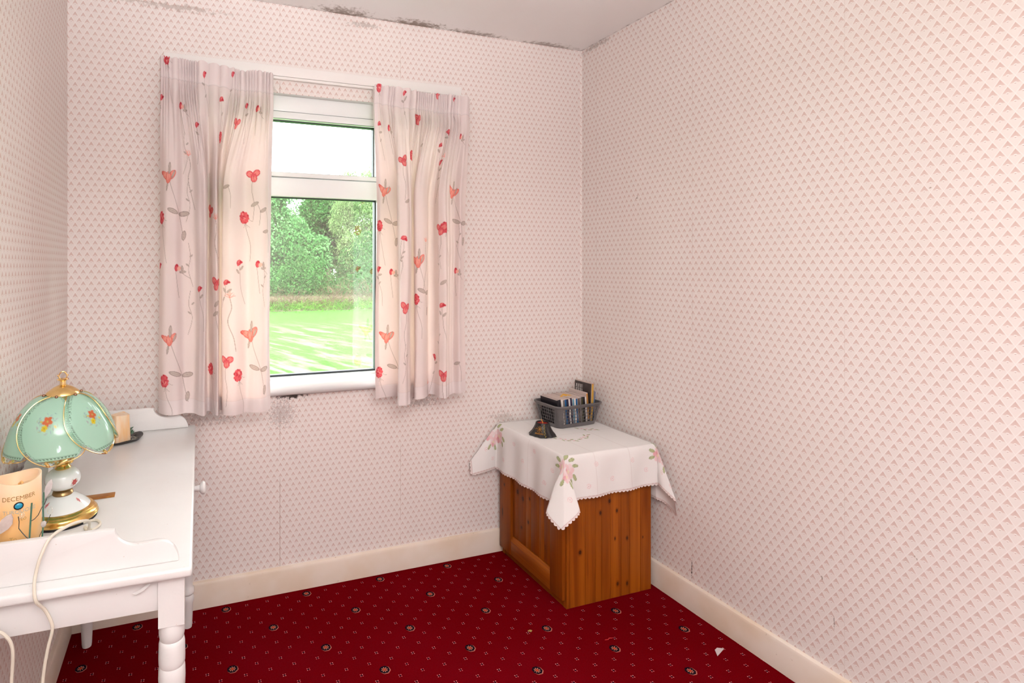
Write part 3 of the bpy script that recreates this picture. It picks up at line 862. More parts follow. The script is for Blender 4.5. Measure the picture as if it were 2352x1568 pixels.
xs = [CX0, 1.4021, 1.475, 1.5247, 1.5547, 1.6003, 1.6518, 1.6935, 1.750, CX1]
for a, b in zip(xs[:-1], xs[1:]):
    under(MB().box(a + 0.0003, b - 0.0003, CY0, CY0 + 0.018, 0.0, CZ - 0.018).obj('board', m_pine_side, None, bevel=0.0008, seg=1), cup)
under(MB().box(CX0 - 0.006, CX1 + 0.004, CY0 - 0.006, CY1, CZ - 0.018, CZ).obj('cupboard_top', m_pine_rail, None, bevel=0.003), cup)
under(MB().box(CX1 - 0.018, CX1, CY0 + 0.0185, CY1, 0.0, CZ - 0.0185).obj('back_panel', m_pine_door, None), cup)
under(MB().box(CX0 + 0.0, CX1 - 0.0185, CY1 - 0.018, CY1, 0.0, CZ - 0.0185).obj('side_panel', m_pine_side, None), cup)
under(MB().box(CX0 + 0.002, CX0 + 0.018, CY0 + 0.0185, CY1 - 0.0185, 0.0, 0.028).obj('plinth', m_pine_rail, None, bevel=0.001), cup)
under(MB().box(CX0 + 0.018, CX1 - 0.019, CY0 + 0.0185, CY1 - 0.019, 0.028, 0.046).obj('bottom_shelf', m_pine_rail, None), cup)
door = under(MB().box(CX0 + 0.010, CX0 + 0.017, CY0 + 0.05, CY1 - 0.05, 0.05, CZ - 0.05).obj('door', m_pine_door, None), cup)
dx0 = CX0 - 0.016
dz0, dz1 = 0.033, CZ - 0.022
dy0, dy1 = CY0 + 0.004, CY1 - 0.001
def dpart(name, mat, *b, bevel=0.002):
    o = MB().box(*b).obj(name, mat, None, bevel=bevel, seg=2); o.parent = door; return o
dpart('stile', m_pine_door, dx0, CX0 + 0.0095, dy0, dy0 + 0.078, dz0, dz1)
dpart('stile', m_pine_door, dx0, CX0 + 0.0095, dy1 - 0.090, dy1, dz0, dz1)
dpart('rail', m_pine_rail, dx0 + 0.001, CX0 + 0.0095, dy0 + 0.0785, dy1 - 0.0905, dz0, dz0 + 0.062)
dpart('rail', m_pine_rail, dx0 + 0.001, CX0 + 0.0095, dy0 + 0.0785, dy1 - 0.0905, dz1 - 0.062, dz1)
mo = MB(); mo.prism([(dx0 + 0.001, dz0 + 0.0625), (dx0 + 0.003, dz0 + 0.070), (dx0 + 0.007, dz0 + 0.074), (dx0 + 0.010, dz0 + 0.081), (dx0 + 0.016, dz0 + 0.084), (dx0 + 0.016, dz0 + 0.0625)], 'y', dy0 + 0.079, dy1 - 0.091)
o = mo.obj('moulding', m_pine_rail, None); o.parent = door
pb = np.linspace(dy0 + 0.079, dy1 - 0.091, 7)
pb[1:-1] += np.array([.006, -.008, .004, -.006, .005])
for a, b in zip(pb[:-1], pb[1:]):
    dpart('panel_board', m_pine_door, dx0 + 0.012, CX0 + 0.0098, a + 0.0003, b - 0.0003, dz0 + 0.0845, dz1 - 0.064, bevel=0.0007)
kb = MB(); kb.lathe([(0.0, 0.0), (0.010, 0.0), (0.009, 0.008), (0.013, 0.014), (0.019, 0.019), (0.019, 0.026), (0.012, 0.032), (0.0, 0.033)], 20, cap=False)
km = Matrix.Translation((dx0, dy0 + 0.045, 0.372)) @ Matrix.Rotation(R(-90), 4, 'Y'); kb.v = [tuple(km @ Vector(p)) for p in kb.v]
o = kb.obj('knob', m_pine_rail, None, smooth=True); o.parent = door

# ------------------------------------------------------------------ embroidered tablecloth
def cloth_mat():
    g = Gr('embroidered_linen'); col, al = g.attr('Col'); _, P = g.pos()
    n = g.bump(g.noise(P, 700, 2), 0.15, 0.0006)
    d = g.sh('ShaderNodeBsdfDiffuse', col, Normal=n); tr = g.sh('ShaderNodeBsdfTranslucent', col)
    return g.done(g.mixs(0.12, d, tr))
m_cloth = cloth_mat()
KX0, KX1, KY0, KY1, KZ = CX0 - 0.018, CX1 + 0.006, CY0 - 0.010, CY1 + 0.003, CZ + 0.0022
OVL, OVR, OVN, OVB = 0.195, 0.215, 0.158, 0.150     # overhangs: door side, wall side, near side, back
def cloth_map(A, B):
    """A along x, B along y in flat cloth coordinates measured in world metres (before draping)"""
    # cloth lies a little askew
    th = R(1.6); cx, cy = 1.59, 2.0
    a = cx + (A - cx) * math.cos(th) - (B - cy) * math.sin(th)
    b = cy + (A - cx) * math.sin(th) + (B - cy) * math.cos(th)
    pL = np.clip(KX0 - a, 0, None); pR = np.clip(a - KX1, 0, None)
    qN = np.clip(KY0 - b, 0, None); qB = np.clip(b - KY1, 0, None)
    x = np.clip(a, KX0, KX1); y = np.clip(b, KY0, KY1); z = np.full_like(x, KZ)
    p = pL + pR; q = qN + qB
    off = lambda d: 0.010 * (1 - np.exp(-d / 0.012)) + 0.05 * d
    sx = np.where(pL > 0, -1.0, 1.0); sy = np.where(qN > 0, -1.0, 1.0)
    onlyp = (p > 0) & (q <= 0); onlyq = (q > 0) & (p <= 0); both = (p > 0) & (q > 0)
    wall = np.where(sx > 0, 0.5, 1.0)
    fold = 0.006 * np.sin(b * 46) * smooth01(p / 0.1) * (sx < 0)
    x = np.where(onlyp, x + sx * off(p) * wall + fold, x); z = np.where(onlyp, KZ - p, z)
    fold2 = 0.005 * np.sin(a * 40 + 1) * smooth01(q / 0.1) * (sy < 0)
    y = np.where(onlyq, y + sy * off(q) * np.where(sy > 0, 0.25, 1.0) + fold2, y); z = np.where(onlyq, KZ - q, z)
    rho = np.sqrt(p * p + q * q); mn = np.minimum(p, q); mx = np.maximum(p, q) + 1e-9
    phi = np.arctan2(mn, mx)
    # ear direction and droop per corner
    ex = np.where(sx < 0, np.where(sy < 0, -0.62, -1.0), np.where(sy < 0, 0.08, 0.1))
    ey = np.where(sx < 0, np.where(sy < 0, -0.78, 0.03), np.where(sy < 0, -0.96, 0.1))
    kk = np.where(sx < 0, np.where(sy < 0, 0.34, 0.86), np.where(sy < 0, 0.50, 0.2))
    nl = np.sqrt(ex * ex + ey * ey); ex, ey = ex / nl, ey / nl
    side = np.where(p >= q, 1.0, -1.0)
    lat = rho * np.sin(kk * phi); dep = rho * np.cos(kk * phi)
    wq = smooth01(phi / R(45))
    fx = np.where(side > 0, sx, 0.0); fy = np.where(side > 0, 0.0, sy)
    nx = fx * (1 - wq) + ex * wq; ny = fy * (1 - wq) + ey * wq
    fo = off(rho) * np.where((sx > 0) & (side > 0), 0.5, 1.0) * np.where((sy > 0) & (side < 0), 0.25, 1.0)
    puff = 0.16 * rho * np.sin(2 * phi * 2) * np.where(sy > 0, 0.4, np.where(sx > 0, 0.45, 1.7)) * smooth01(rho / 0.12)
    px_, py_ = -ey, ex                                  # perpendicular to the ear
    sgn = np.where(px_ * fx + py_ * fy > 0, 1.0, -1.0)
    cxn = np.where(sx < 0, KX0, KX1); cyn = np.where(sy < 0, KY0, KY1)
    x = np.where(both, cxn + ex * lat + nx * fo + px_ * sgn * puff, x)
    y = np.where(both, cyn + ey * lat + ny * fo + py_ * sgn * puff, y)
    z = np.where(both, KZ - dep, z)
    x = np.minimum(x, XR - 0.006); y = np.minimum(y, YB - 0.004)
    # crease lines from folding, slight waviness on top
    flat = (p <= 0) & (q <= 0)
    z = np.where(flat, z + 0.0008 * np.sin(a * 25) * np.sin(b * 22), z)
    return np.stack([x, y, z], -1)
ax = np.arange(KX0 - OVL, KX1 + OVR, 0.0027); bx_ = np.arange(KY0 - OVN, KY1 + OVB, 0.0027)
AA, BB = np.meshgrid(ax, bx_, indexing='ij')
PC = cloth_map(AA, BB)
pt = Paint(AA, BB, lin(245, 241, 238))
GRN = lin(190, 196, 150); GRD = lin(146, 154, 108); PK = lin(241, 202, 203); PKD = lin(230, 158, 166); PKL = lin(243, 220, 219)
def bouquet(x, y, ang, rs):
    def at(u, v): return (x + u * math.cos(ang) - v * math.sin(ang), y + u * math.sin(ang) + v * math.cos(ang))
    K = 1.55
    for (u, v, r) in ((-0.020 * K, 0.004 * K, 0.019 * K), (0.020 * K, 0.0, 0.021 * K), (0.0, -0.020 * K, 0.014 * K)):
        c = at(u, v)
        for k in range(7):
            a = k * 0.9 + rs.uniform(0, .3)
            pt.ell(c[0] + r * .55 * math.cos(a), c[1] + r * .55 * math.sin(a), r * .5, r * .38, a, [PK, PKL, PK, PKD][k % 4], amt=0.8)
        pt.ell(c[0], c[1], r * .28, r * .22, 0.4, lin(240, 225, 190), amt=0.8)
    for (u, v, a, L) in ((-0.040, 0.018, 2.5, .012), (-0.026, 0.028, 2.0, .012), (-0.004, 0.026, 1.2, .013), (0.012, 0.030, 0.9, .012), (0.030, 0.026, 0.6, .012), (0.048, 0.004, -0.3, .013), (0.046, -0.012, -0.7, .011), (-0.014, -0.034, -2.0, .011), (0.010, -0.036, -1.2, .011)):
        c = at(u * K, v * K); pt.leaf(c[0], c[1], L * 1.2, L * .55, a + ang, GRN, GRD)
def flowerlet(x, y):
    for k in range(6):
        a = k * 1.047; pt.line([(x + 0.0075 * math.cos(a), y + 0.0075 * math.sin(a)), (x + 0.0085 * math.cos(a + .6), y + 0.0085 * math.sin(a + .6)), (x + 0.0075 * math.cos(a + 1.05), y + 0.0075 * math.sin(a + 1.05))], 0.0010, PK, 0.8)
    pt.ell(x, y, 0.0018, 0.0018, 0, PKD)
def sprig(x, y, ang):
    def at(u, v): return (x + u * math.cos(ang) - v * math.sin(ang), y + u * math.sin(ang) + v * math.cos(ang))
    pt.line(curve([at(-0.04, -0.006), at(-0.015, 0.004), at(0.012, -0.003), at(0.042, 0.008)], 6), 0.0011, PKD, 0.6)
    for u, v in ((-0.02, 0.008), (0.0, 0.006), (0.02, 0.008), (0.034, 0.0)):
        c = at(u, v); pt.ell(c[0], c[1], 0.005, 0.004, u * 40, PK)
    for u, v, a in ((-0.042, 0.004, 2.6), (-0.008, -0.010, -1.0), (0.014, -0.008, 0.3), (0.026, 0.014, 0.8), (0.046, 0.002, -.4)):
        c = at(u, v); pt.leaf(c[0], c[1], 0.009, 0.0036, a + ang, GRN, GRD)
rs = np.random.RandomState(5)
bouquet(KX0 - 0.026, KY0 - 0.030, R(-45), rs); bouquet(KX0 - 0.045, KY1 + 0.022, R(-100), rs)
bouquet(KX1 + 0.03, KY0 - 0.03, R(45), rs); bouquet(KX1 + 0.04, KY1 + 0.04, R(135), rs)
for x, y in ((KX0 - 0.05, 2.10), (KX0 - 0.10, 2.02), (KX0 - 0.14, 1.87), (KX0 - 0.08, 1.83), (KX0 - 0.14, 2.17), (KX0 - 0.04, 1.95), (1.46, KY0 - 0.12), (1.50, KY0 - 0.04), (1.58, KY0 - 0.11),
             (1.68, KY0 - 0.05), (1.75, KY0 - 0.10), (KX1 + 0.04, KY0 - 0.10), (KX1 + 0.10, KY0 - 0.05), (KX1 + .1, KY0 - .12), (KX0 - 0.10, KY0 - 0.11), (KX0 - 0.15, KY0 - 0.05), (KX0 - .06, KY0 - .13), (KX0 - .1, KY1 + .07), (KX0 - .15, KY1 + .03)):
    flowerlet(x, y)
sprig(1.50, 1.93, R(-40)); sprig(1.60, 1.93, R(25)); sprig(1.69, 2.02, R(-35)); sprig(1.45, 2.0, R(150))
for cxl in (KX0 + 0.13, KX0 + 0.30):                    # pressed fold creases
    pt.line([(cxl, KY0 - OVN), (cxl, KY1 + OVB)], 0.0012, lin(228, 218, 214), 0.8)
pt.line([(KX0 - OVL, 1.99), (KX1 + OVR, 1.99)], 0.0012, lin(228, 218, 214), 0.8)
cloth = link('tablecloth', grid_mesh('tablecloth', PC, pt.C), m_cloth)
tag(cloth, 'white embroidered tablecloth with pink roses draped over the pine cupboard', 'tablecloth')
# scalloped edging sewn to the hem
def edging(cloth_a0, cloth_a1, fixed, along_x, sgn):
    n = int((cloth_a1 - cloth_a0) / 0.0016); u = np.linspace(cloth_a0, cloth_a1, n)
    amp = 0.003 + 0.0065 * np.abs(np.sin(u / 0.0165 * math.pi)) ** 0.7
    rows = []
    for f in (-0.35, 0.0, 0.5, 1.0):
        e = fixed + sgn * amp * f
        A_, B_ = (u, e) if along_x else (e, u)
        rows.append(cloth_map(A_[:, None], B_[:, None])[:, 0])
    G = np.stack(rows, 0)
    cc = np.zeros(G.shape[:2] + (4,)); cc[..., :3] = lin(240, 228, 224)
    cc[1, :, :3] = lin(214, 190, 186)
    return G, cc
a0, a1, b0, b1 = ax[0], ax[-1], bx_[0], bx_[-1]
for (u0, u1, fx_, alx, sg) in ((a0, a1, b0, True, -1), (a0, a1, b1, True, 1), (b0, b1, a0, False, -1), (b0, b1, a1, False, 1)):
    G, cc = edging(u0, u1, fx_, alx, sg)
    link('scalloped_trim', grid_mesh('scalloped_trim', G, cc), m_cloth, cloth)

# ------------------------------------------------------------------ grey basket of discs (local frame)
BZ = KZ + 0.0015
BA = R(4.5)
bk = thing('plastic_basket', 'grey plastic lattice basket full of disc cases on the tablecloth', 'basket', (1.676, 2.135, BZ), BA)
m_basket = noisy('grey_plastic', (0.115, 0.105, 0.105), (0.135, 0.122, 0.120), 30, 0.35)
BW, BD, BH = 0.133, 0.088, 0.103          # half width, half depth at the rim, height
IN = 0.020                                # taper at the foot
def rr(hw, hd, z, rad=0.028, n=6):
    pts = []
    for (sx_, sy_, a) in ((1, 1, 0), (-1, 1, 90), (-1, -1, 180), (1, -1, 270)):
        for k in range(n + 1):
            t = R(a + 90 * k / n); pts.append((sx_ * (hw - rad) + rad * math.cos(t), sy_ * (hd - rad) + rad * math.sin(t), z))
    return pts
MB().tube(rr(BW, BD, BH - 0.004), 0.0046, 8, closed=True).obj('rim', m_basket, bk, smooth=True)
def band(z0, z1, in0, in1, name, th=0.0022):
    mb = MB(); lo = rr(BW - in0, BD - in0, z0); hi = rr(BW - in1, BD - in1, z1); n = len(lo)
    lo2 = rr(BW - in0 - th, BD - in0 - th, z0); hi2 = rr(BW - in1 - th, BD - in1 - th, z1)
    vs = lo + hi + lo2 + hi2; fs = []
    for i in range(n):
        j = (i + 1) % n
        fs += [(i, j, n + j, n + i), (2 * n + j, 2 * n + i, 3 * n + i, 3 * n + j), (n + i, n + j, 3 * n + j, 3 * n + i), (j, i, 2 * n + i, 2 * n + j)]
    mb.add(vs, fs); return mb.obj(name, m_basket, bk, smooth=True, angle=30)
tz = lambda z: IN * (1 - z / BH)
band(0.0, 0.017, tz(0), tz(0.017), 'foot_band'); band(BH - 0.016, BH - 0.006, tz(BH - 0.016), tz(BH - 0.006), 'upper_band')
mb = MB(); f0 = rr(BW - IN, BD - IN, 0.0); mb.add(f0 + [(p[0], p[1], 0.002) for p in f0], [tuple(range(len(f0)))[::-1], tuple(range(len(f0), 2 * len(f0)))] + [(i, (i + 1) % len(f0), len(f0) + (i + 1) % len(f0), len(f0) + i) for i in range(len(f0))])
mb.obj('basket_bottom', m_basket, bk)
# solid rounded corner posts
z0, z1 = 0.0165, BH - 0.0155
lo = rr(BW - tz(z0), BD - tz(z0), z0); hi = rr(BW - tz(z1), BD - tz(z1), z1)
for c in range(4):
    i0 = c * 7; vs = []; 
    for i in range(7): vs += [lo[i0 + i], hi[i0 + i], tuple(np.array(lo[i0 + i]) * (0.985, 0.978, 1)), tuple(np.array(hi[i0 + i]) * (0.985, 0.978, 1))]
    fs = []
    for i in range(6):
        a = i * 4; b = a + 4
        fs += [(a, b, b + 1, a + 1), (b + 2, a + 2, a + 3, b + 3)]
    fs += [(0, 1, 3, 2), (24, 26, 27, 25)]
    mb = MB(); mb.add(vs, fs); mb.obj('corner_post', m_basket, bk, smooth=True, angle=30)
# lattice sides
def lattice(sx_, sy_):
    mb = MB(); n = 17 if sy_ else 9
    def pt_(t, z):
        if sy_: return Vector((t * (BW - 0.026 - tz(z) * .4), sy_ * (BD - tz(z) - 0.0012), z))
        return Vector((sx_ * (BW - tz(z) - 0.0012), t * (BD - 0.026 - tz(z) * .4), z))
    for k in range(n):
        t = -1 + 2 * k / (n - 1)
        mb.tube([pt_(t, z0), pt_(t, z1)], 0.0013, 4)
    for z in np.linspace(z0 + 0.012, z1 - 0.012, 4):
        mb.tube([pt_(-1.02, z), pt_(1.02, z)], 0.0013, 4)
    return tag(mb.obj('lattice_side', m_basket, bk), kind='stuff')
for q in ((0, -1), (0, 1), (-1, 0), (1, 0)): lattice(*q)
BM = Matrix.Translation((1.676, 2.135, BZ)) @ Matrix.Rotation(BA, 4, 'Z')

m_case = glass_mat('clear_polystyrene', 1.3)
def spine_mat(name, c): return simple('print_' + name, c, 0.35)
spines = {'black': (0.012, 0.010, 0.014), 'white': (0.75, 0.70, 0.66), 'blue': (0.012, 0.11, 0.30), 'navy': (0.022, 0.018, 0.06), 'grey': (0.22, 0.19, 0.18),
          'olive': (0.07, 0.065, 0.03), 'light_blue': (0.12, 0.30, 0.42), 'brown': (0.10, 0.065, 0.055), 'pink': (0.55, 0.35, 0.34), 'orange': (0.45, 0.20, 0.04), 'maroon': (0.10, 0.015, 0.03)}
sm = {k: spine_mat(k, v) for k, v in spines.items()}
m_paper = simple('pale_paper_edges', (0.56, 0.46, 0.42), 0.7)
def disc_case(col, x, lean, label, y=0.0, h=0.125, d=0.112, t=0.0102, zoff=0.0, group=None, name='disc_case', cat='CD case'):
    # stands on its bottom edge, spine towards the near side of the basket
    t_ = thing(name, label, cat, group=group)
    t_.matrix_world = BM @ Matrix.Translation((x, y, 0.0030 + zoff)) @ Matrix.Rotation(lean, 4, 'Y')
    MB().box(-t / 2, t / 2, -d / 2, d / 2, 0, h).obj('case', sm['black'] if col in ('black', 'navy', 'olive') else m_paper, t_, bevel=0.0006, seg=1)
    MB().box(-t / 2 + 0.0006, t / 2 - 0.0006, -d / 2 - 0.0006, -d / 2 + 0.001, 0.003, h - 0.003).obj('spine', sm[col], t_)
    MB().box(-t / 2 + 0.0008, t / 2 - 0.0008, -d / 2 + 0.002, d / 2 - 0.002, h - 0.001, h + 0.0006).obj('top_edge', m_paper, t_)
    return t_
row = ['black', 'black', 'white', 'grey', 'blue', 'navy', 'white', 'navy', 'light_blue', 'white', 'blue', 'brown', 'grey', 'olive', 'black']
cnt = {}
for i, c in enumerate(row):
    x = -0.096 + i * 0.01045
    nb = ('at the basket end' if i == 0 else 'between %s and %s' % (row[i - 1].replace('_', ' '), (row + ['cream'])[i + 1].replace('_', ' ')))
    disc_case(c, x, R(-6.5 + 0.2 * i), h=0.1235 + 0.0030 * ((i * 7) % 5) / 4.0, label='disc case, %s spine, %s, in the packed row' % (c.replace('_', ' '), nb), y=-0.002 + 0.0012 * math.sin(i * 2.1), group='packed disc cases in the basket')
disc_case('white', -0.096 + 15 * 0.01045, R(-3.8), 'disc case with a cream spine ending the packed row beside the tilted case', group=None)
disc_case('orange', 0.0735, R(-5), 'disc case with an orange spine leaning higher than the packed row', zoff=0.016)
dv = disc_case('orange', 0.0925, R(2.5), 'tall dark boxed case with white lettering and a yellow spine standing up in the basket', h=0.182, d=0.108, t=0.012, name='video_case', cat='DVD case')
# printed cover facing the packed row: two rows of condensed white lettering (unreadable) and lines of small print
m_cover = noisy('brown_black_print', (0.035, 0.026, 0.024), (0.06, 0.045, 0.042), 40, 0.4)
MB().box(-0.0066, -0.0060, -0.052, 0.052, 0.006, 0.178).obj('cover_print', m_cover, dv)
lt = MB(); m_wprint = simple('white_print', (0.72, 0.68, 0.64), 0.5)
rl = np.random.RandomState(2)
for r_, zb_ in enumerate((0.150, 0.132)):
    for k in range(7):
        yy = 0.047 - k * 0.0068
        lt.box(-0.0070, -0.0066, yy - 0.0042, yy - 0.0030, zb_, zb_ + 0.0155)
        if k % 2: lt.box(-0.0070, -0.0066, yy - 0.0012, yy, zb_, zb_ + 0.0155)
        z_ = zb_ + rl.choice([0.0, 0.0070, 0.0143]); lt.box(-0.0070, -0.0066, yy - 0.0042, yy, z_, z_ + 0.0013)
lt.obj('cover_lettering', m_wprint, dv)
MB().box(-0.0052, 0.0052, -0.0552, -0.0538, 0.008, 0.176).obj('spine_label', simple('yellow_print', (0.62, 0.36, 0.06), 0.4), dv)
for i, (c, hh, nm) in enumerate((('white', 0.125, 'white'), ('grey', 0.150, 'grey'), ('blue', 0.145, 'blue'))):
    disc_case(c, 0.1005 + i * 0.0050, R(4 + i), 'disc case with a %s spine between the tall boxed case and the basket end' % nm, h=hh * 0.98, t=0.0046, y=0.006, d=0.10)
# yellow leaflet sticking out of the packed row
lf = MB(); lf.prism([(-0.024, 0.1285), (0.026, 0.1320), (0.032, 0.1285)], 'y', 0.0, 0.0012)
lfm = BM @ Matrix.Translation((-0.028, -0.012, 0.002)) @ Matrix.Rotation(R(28), 4, 'Z') @ Matrix.Translation((0, 0, 0))
lf = MB(); lf.add([lfm @ Vector(p) for p in ((-0.034, 0.012, 0.1262), (0.030, 0.020, 0.1262), (0.036, -0.022, 0.1262), (0.031, -0.018, 0.1262), (-0.034, 0.012, 0.1268), (0.030, 0.020, 0.1290), (0.036, -0.022, 0.1268), (0.022, -0.004, 0.1275))],
       [(0, 1, 5, 4), (4, 5, 6, 7), (1, 2, 6, 5), (0, 4, 7, 3), (3, 7, 6, 2)])
tag(lf.obj('leaflet', simple('yellow_paper', (0.72, 0.36, 0.01), 0.6)), 'bright yellow folded leaflet poking out between the packed disc cases', 'leaflet')

# ------------------------------------------------------------------ black crater candle
VC = (1.452, 2.016, KZ + 0.0006)
cr = thing('crater_candle', 'small black cone shaped souvenir candle with red wax and a gold emblem', 'candle', VC)
m_lava = noisy('black_lava', (0.008, 0.007, 0.008), (0.022, 0.019, 0.019), 90, 0.35, bump=0.5, bscale=160)
cs = MB()
def crf(r, z, a): return r * (1 + 0.05 * math.sin(a * 5 + z * 60) * (1 - z / 0.06) + 0.05 * math.sin(a * 13 + 1) * (1 - z / 0.07))
cs.lathe([(0.0, 0.0), (0.050, 0.0), (0.056, 0.003), (0.052, 0.008), (0.043, 0.018), (0.036, 0.030), (0.031, 0.042), (0.029, 0.050), (0.0285, 0.054), (0.026, 0.0555), (0.0245, 0.053), (0.024, 0.049), (0.0, 0.049)], 60, fn=crf, cap=False)
cs.obj('cone', m_lava, cr, smooth=True, angle=60)
wx = MB(); wx.lathe([(0.0, 0.0500), (0.024, 0.0500), (0.0245, 0.0495), (0.0, 0.0490)], 32, cap=False)
wx.obj('wax', simple('red_wax', (0.36, 0.014, 0.006), 0.25, sub=0.1), cr, smooth=True)
MB().tube([(0.001, 0, 0.0495), (0.0005, 0.0, 0.055), (-0.003, 0.001, 0.062), (-0.006, 0.002, 0.067)], 0.0016, 8).obj('wick', simple('waxed_wick', (0.75, 0.34, 0.04), 0.5), cr, smooth=True)
em = MB(); gl = simple('gold_relief', (0.36, 0.17, 0.035), 0.4, 0.6)
ca = math.atan2(-VC[1], -VC[0]) - 0.32           # emblem faces the room
def onc(u, z):       # point on the cone: u metres along the surface, z height
    rad = np.interp(z, [0, 0.008, 0.018, 0.030, 0.042, 0.054], [0.055, 0.052, 0.043, 0.036, 0.031, 0.0285]) + 0.0022
    a = ca + u / 0.04
    return (rad * math.cos(a), rad * math.sin(a), z)
em.sphere(onc(0, 0.032), 0.0042, 12, 8, (1, 1, 1))
for k in range(8):
    a = k * math.pi / 4
    em.tube([onc(0.004 * math.cos(a), 0.032 + 0.004 * math.sin(a)), onc(0.009 * math.cos(a), 0.032 + 0.009 * math.sin(a))], 0.0013, 6)
    em.sphere(onc(0.0115 * math.cos(a), 0.032 + 0.0105 * math.sin(a)), 0.0023, 8, 6)
em.tube([onc(-0.012, 0.033), onc(-0.019, 0.034), onc(-0.024, 0.031), onc(-0.022, 0.028)], 0.0012, 6)
em.obj('emblem', gl, cr, smooth=True)
sc_ = MB()
for k in range(7):
    u = -0.015 + 0.0045 * k
    sc_.tube([onc(u, 0.013), onc(u + 0.001, 0.018), onc(u + 0.003, 0.018), onc(u + 0.003, 0.0135)], 0.0010, 5)
sc_.obj('raised_lettering', gl, cr, smooth=True)
mo_ = MB()
for k in range(16):
    z = 0.005 + 0.045 * k / 15
    mo_.sphere(onc(0.021 + 0.002 * math.sin(k * 1.7), z), 0.0021 + 0.0006 * math.sin(k * 2.3), 7, 5)
mo_.obj('moss_streak', noisy('green_gold_moss', (0.16, 0.15, 0.02), (0.33, 0.20, 0.05), 400, 0.6), cr, smooth=True)

# ------------------------------------------------------------------ things on the washstand
def at_y(px, py, y):
    x = world_x(px, y); d = x * math.sin(YAW) + y * math.cos(YAW)
    return Vector((x, y, EYE + (HY - py) / FPX * d))

# low back board of the washstand against the wall
MB().box(-DW + 0.0, -DW + 0.014, 0.0485, DL - 0.0345, ZT + 0.0002, ZT + 0.078).obj('back_board', m_white_paint, desk, bevel=0.003)

LX, LY = -0.281, 1.470
lamp = thing('table_lamp', 'touch lamp with mint green glass petals, flowered porcelain body and brass foot', 'lamp', (LX, LY, ZT + 0.0003))
def painted_lathe(name, prof, n, base, decals, mat, parent):
    prof = curve(prof, 8); al = np.concatenate([[0], np.cumsum(np.linalg.norm(np.diff(prof, axis=0), axis=1))])
    m = int(al[-1] / 0.0012) + 2; s = np.linspace(0, al[-1], m)
    rr_ = np.interp(s, al, prof[:, 0]); zz = np.interp(s, al, prof[:, 1])
    th = np.linspace(0, 2 * math.pi, n + 1)
    Rr, Th = np.meshgrid(rr_, th, indexing='ij'); Zz = np.repeat(zz[:, None], n + 1, 1)
    P = np.stack([Rr * np.cos(Th), Rr * np.sin(Th), Zz], -1)
    rmax = rr_.max()
    pt = Paint(Th * rmax, Zz, base); decals(pt, rmax)
    me = grid_mesh(name, P, pt.C)
    return link(name, me, mat, parent)
g = Gr('flowered_porcelain'); col, al = g.attr('Col')
m_porc = g.done(g.pbr(col, 0.12, spec=0.6, coat=0.3))
FA = math.atan2(-LY, -LX)        # azimuth that faces the room
if FA < 0: FA += 2 * math.pi
def posy(pt, x, y, k, rs, c1, c2):
    for _ in range(16):
        a = rs.uniform(0, 6.28); r = rs.uniform(0.5, 1.25) * k
        pt.ell(x + r * math.cos(a), y + r * .8 * math.sin(a), k * .22, k * .09, rs.uniform(0, 3.1), [c2, (0.35, 0.30, 0.28), (0.55, 0.42, 0.2)][_ % 3], amt=0.7)
    for j in range(6):
        a = j * 1.05; pt.ell(x + k * .38 * math.cos(a), y + k * .38 * math.sin(a), k * .36, k * .26, a, c1)
    pt.ell(x, y, k * .2, k * .2, 0, c2)
rs = np.random.RandomState(8)
def dec_ball(pt, rm):
    for da in (-1.45, -0.05 + 0.75, 2.2, 3.7): posy(pt, ((FA + da) % (2 * math.pi)) * rm, 0.090, 0.010, rs, (0.42, 0.05, 0.05), (0.45, 0.12, 0.10))
def dec_cone(pt, rm):
    for da in (0.9, -0.9, 2.7, 4.1): posy(pt, ((FA + da) % (2 * math.pi)) * rm, 0.046, 0.006, rs, (0.55, 0.10, 0.12), (0.6, 0.25, 0.25))
WHT = (0.78, 0.80, 0.79)
MB().lathe([(0, 0), (0.073, 0), (0.073, 0.006), (0, 0.006)], 48, cap=False).obj('felt_foot', m_black, lamp, smooth=True)
MB().lathe([(0.0, 0.006), (0.074, 0.006), (0.076, 0.009), (0.0735, 0.013), (0.0735, 0.016), (0.071, 0.019), (0.067, 0.0215), (0.067, 0.024), (0.063, 0.027), (0.058, 0.0285), (0.0, 0.0285)], 64, cap=False).obj('brass_base', m_brass, lamp, smooth=True, angle=50)
painted_lathe('porcelain_foot', [(0.058, 0.0286), (0.053, 0.034), (0.043, 0.044), (0.030, 0.053), (0.019, 0.058)], 150, WHT, dec_cone, m_porc, lamp)
MB().lathe([(0.0, 0.055), (0.019, 0.055), (0.0225, 0.060), (0.0205, 0.066), (0.0165, 0.068), (0.0175, 0.071), (0.0, 0.0715)], 40, cap=False).obj('brass_collar', m_oldbrass, lamp, smooth=True, angle=50)
painted_lathe('porcelain_body', [(0.0155, 0.0705), (0.026, 0.074), (0.0355, 0.084), (0.0375, 0.095), (0.034, 0.107), (0.024, 0.116), (0.014, 0.119)], 150, WHT, dec_ball, m_porc, lamp)
MB().lathe([(0.0, 0.117), (0.0165, 0.117), (0.0175, 0.121), (0.015, 0.124), (0.013, 0.127), (0.018, 0.130), (0.0205, 0.138), (0.0205, 0.150), (0.016, 0.160), (0.010, 0.165), (0.006, 0.17), (0.006, 0.295), (0.0, 0.295)], 40, cap=False).obj('lamp_holder', m_brass, lamp, smooth=True, angle=50)
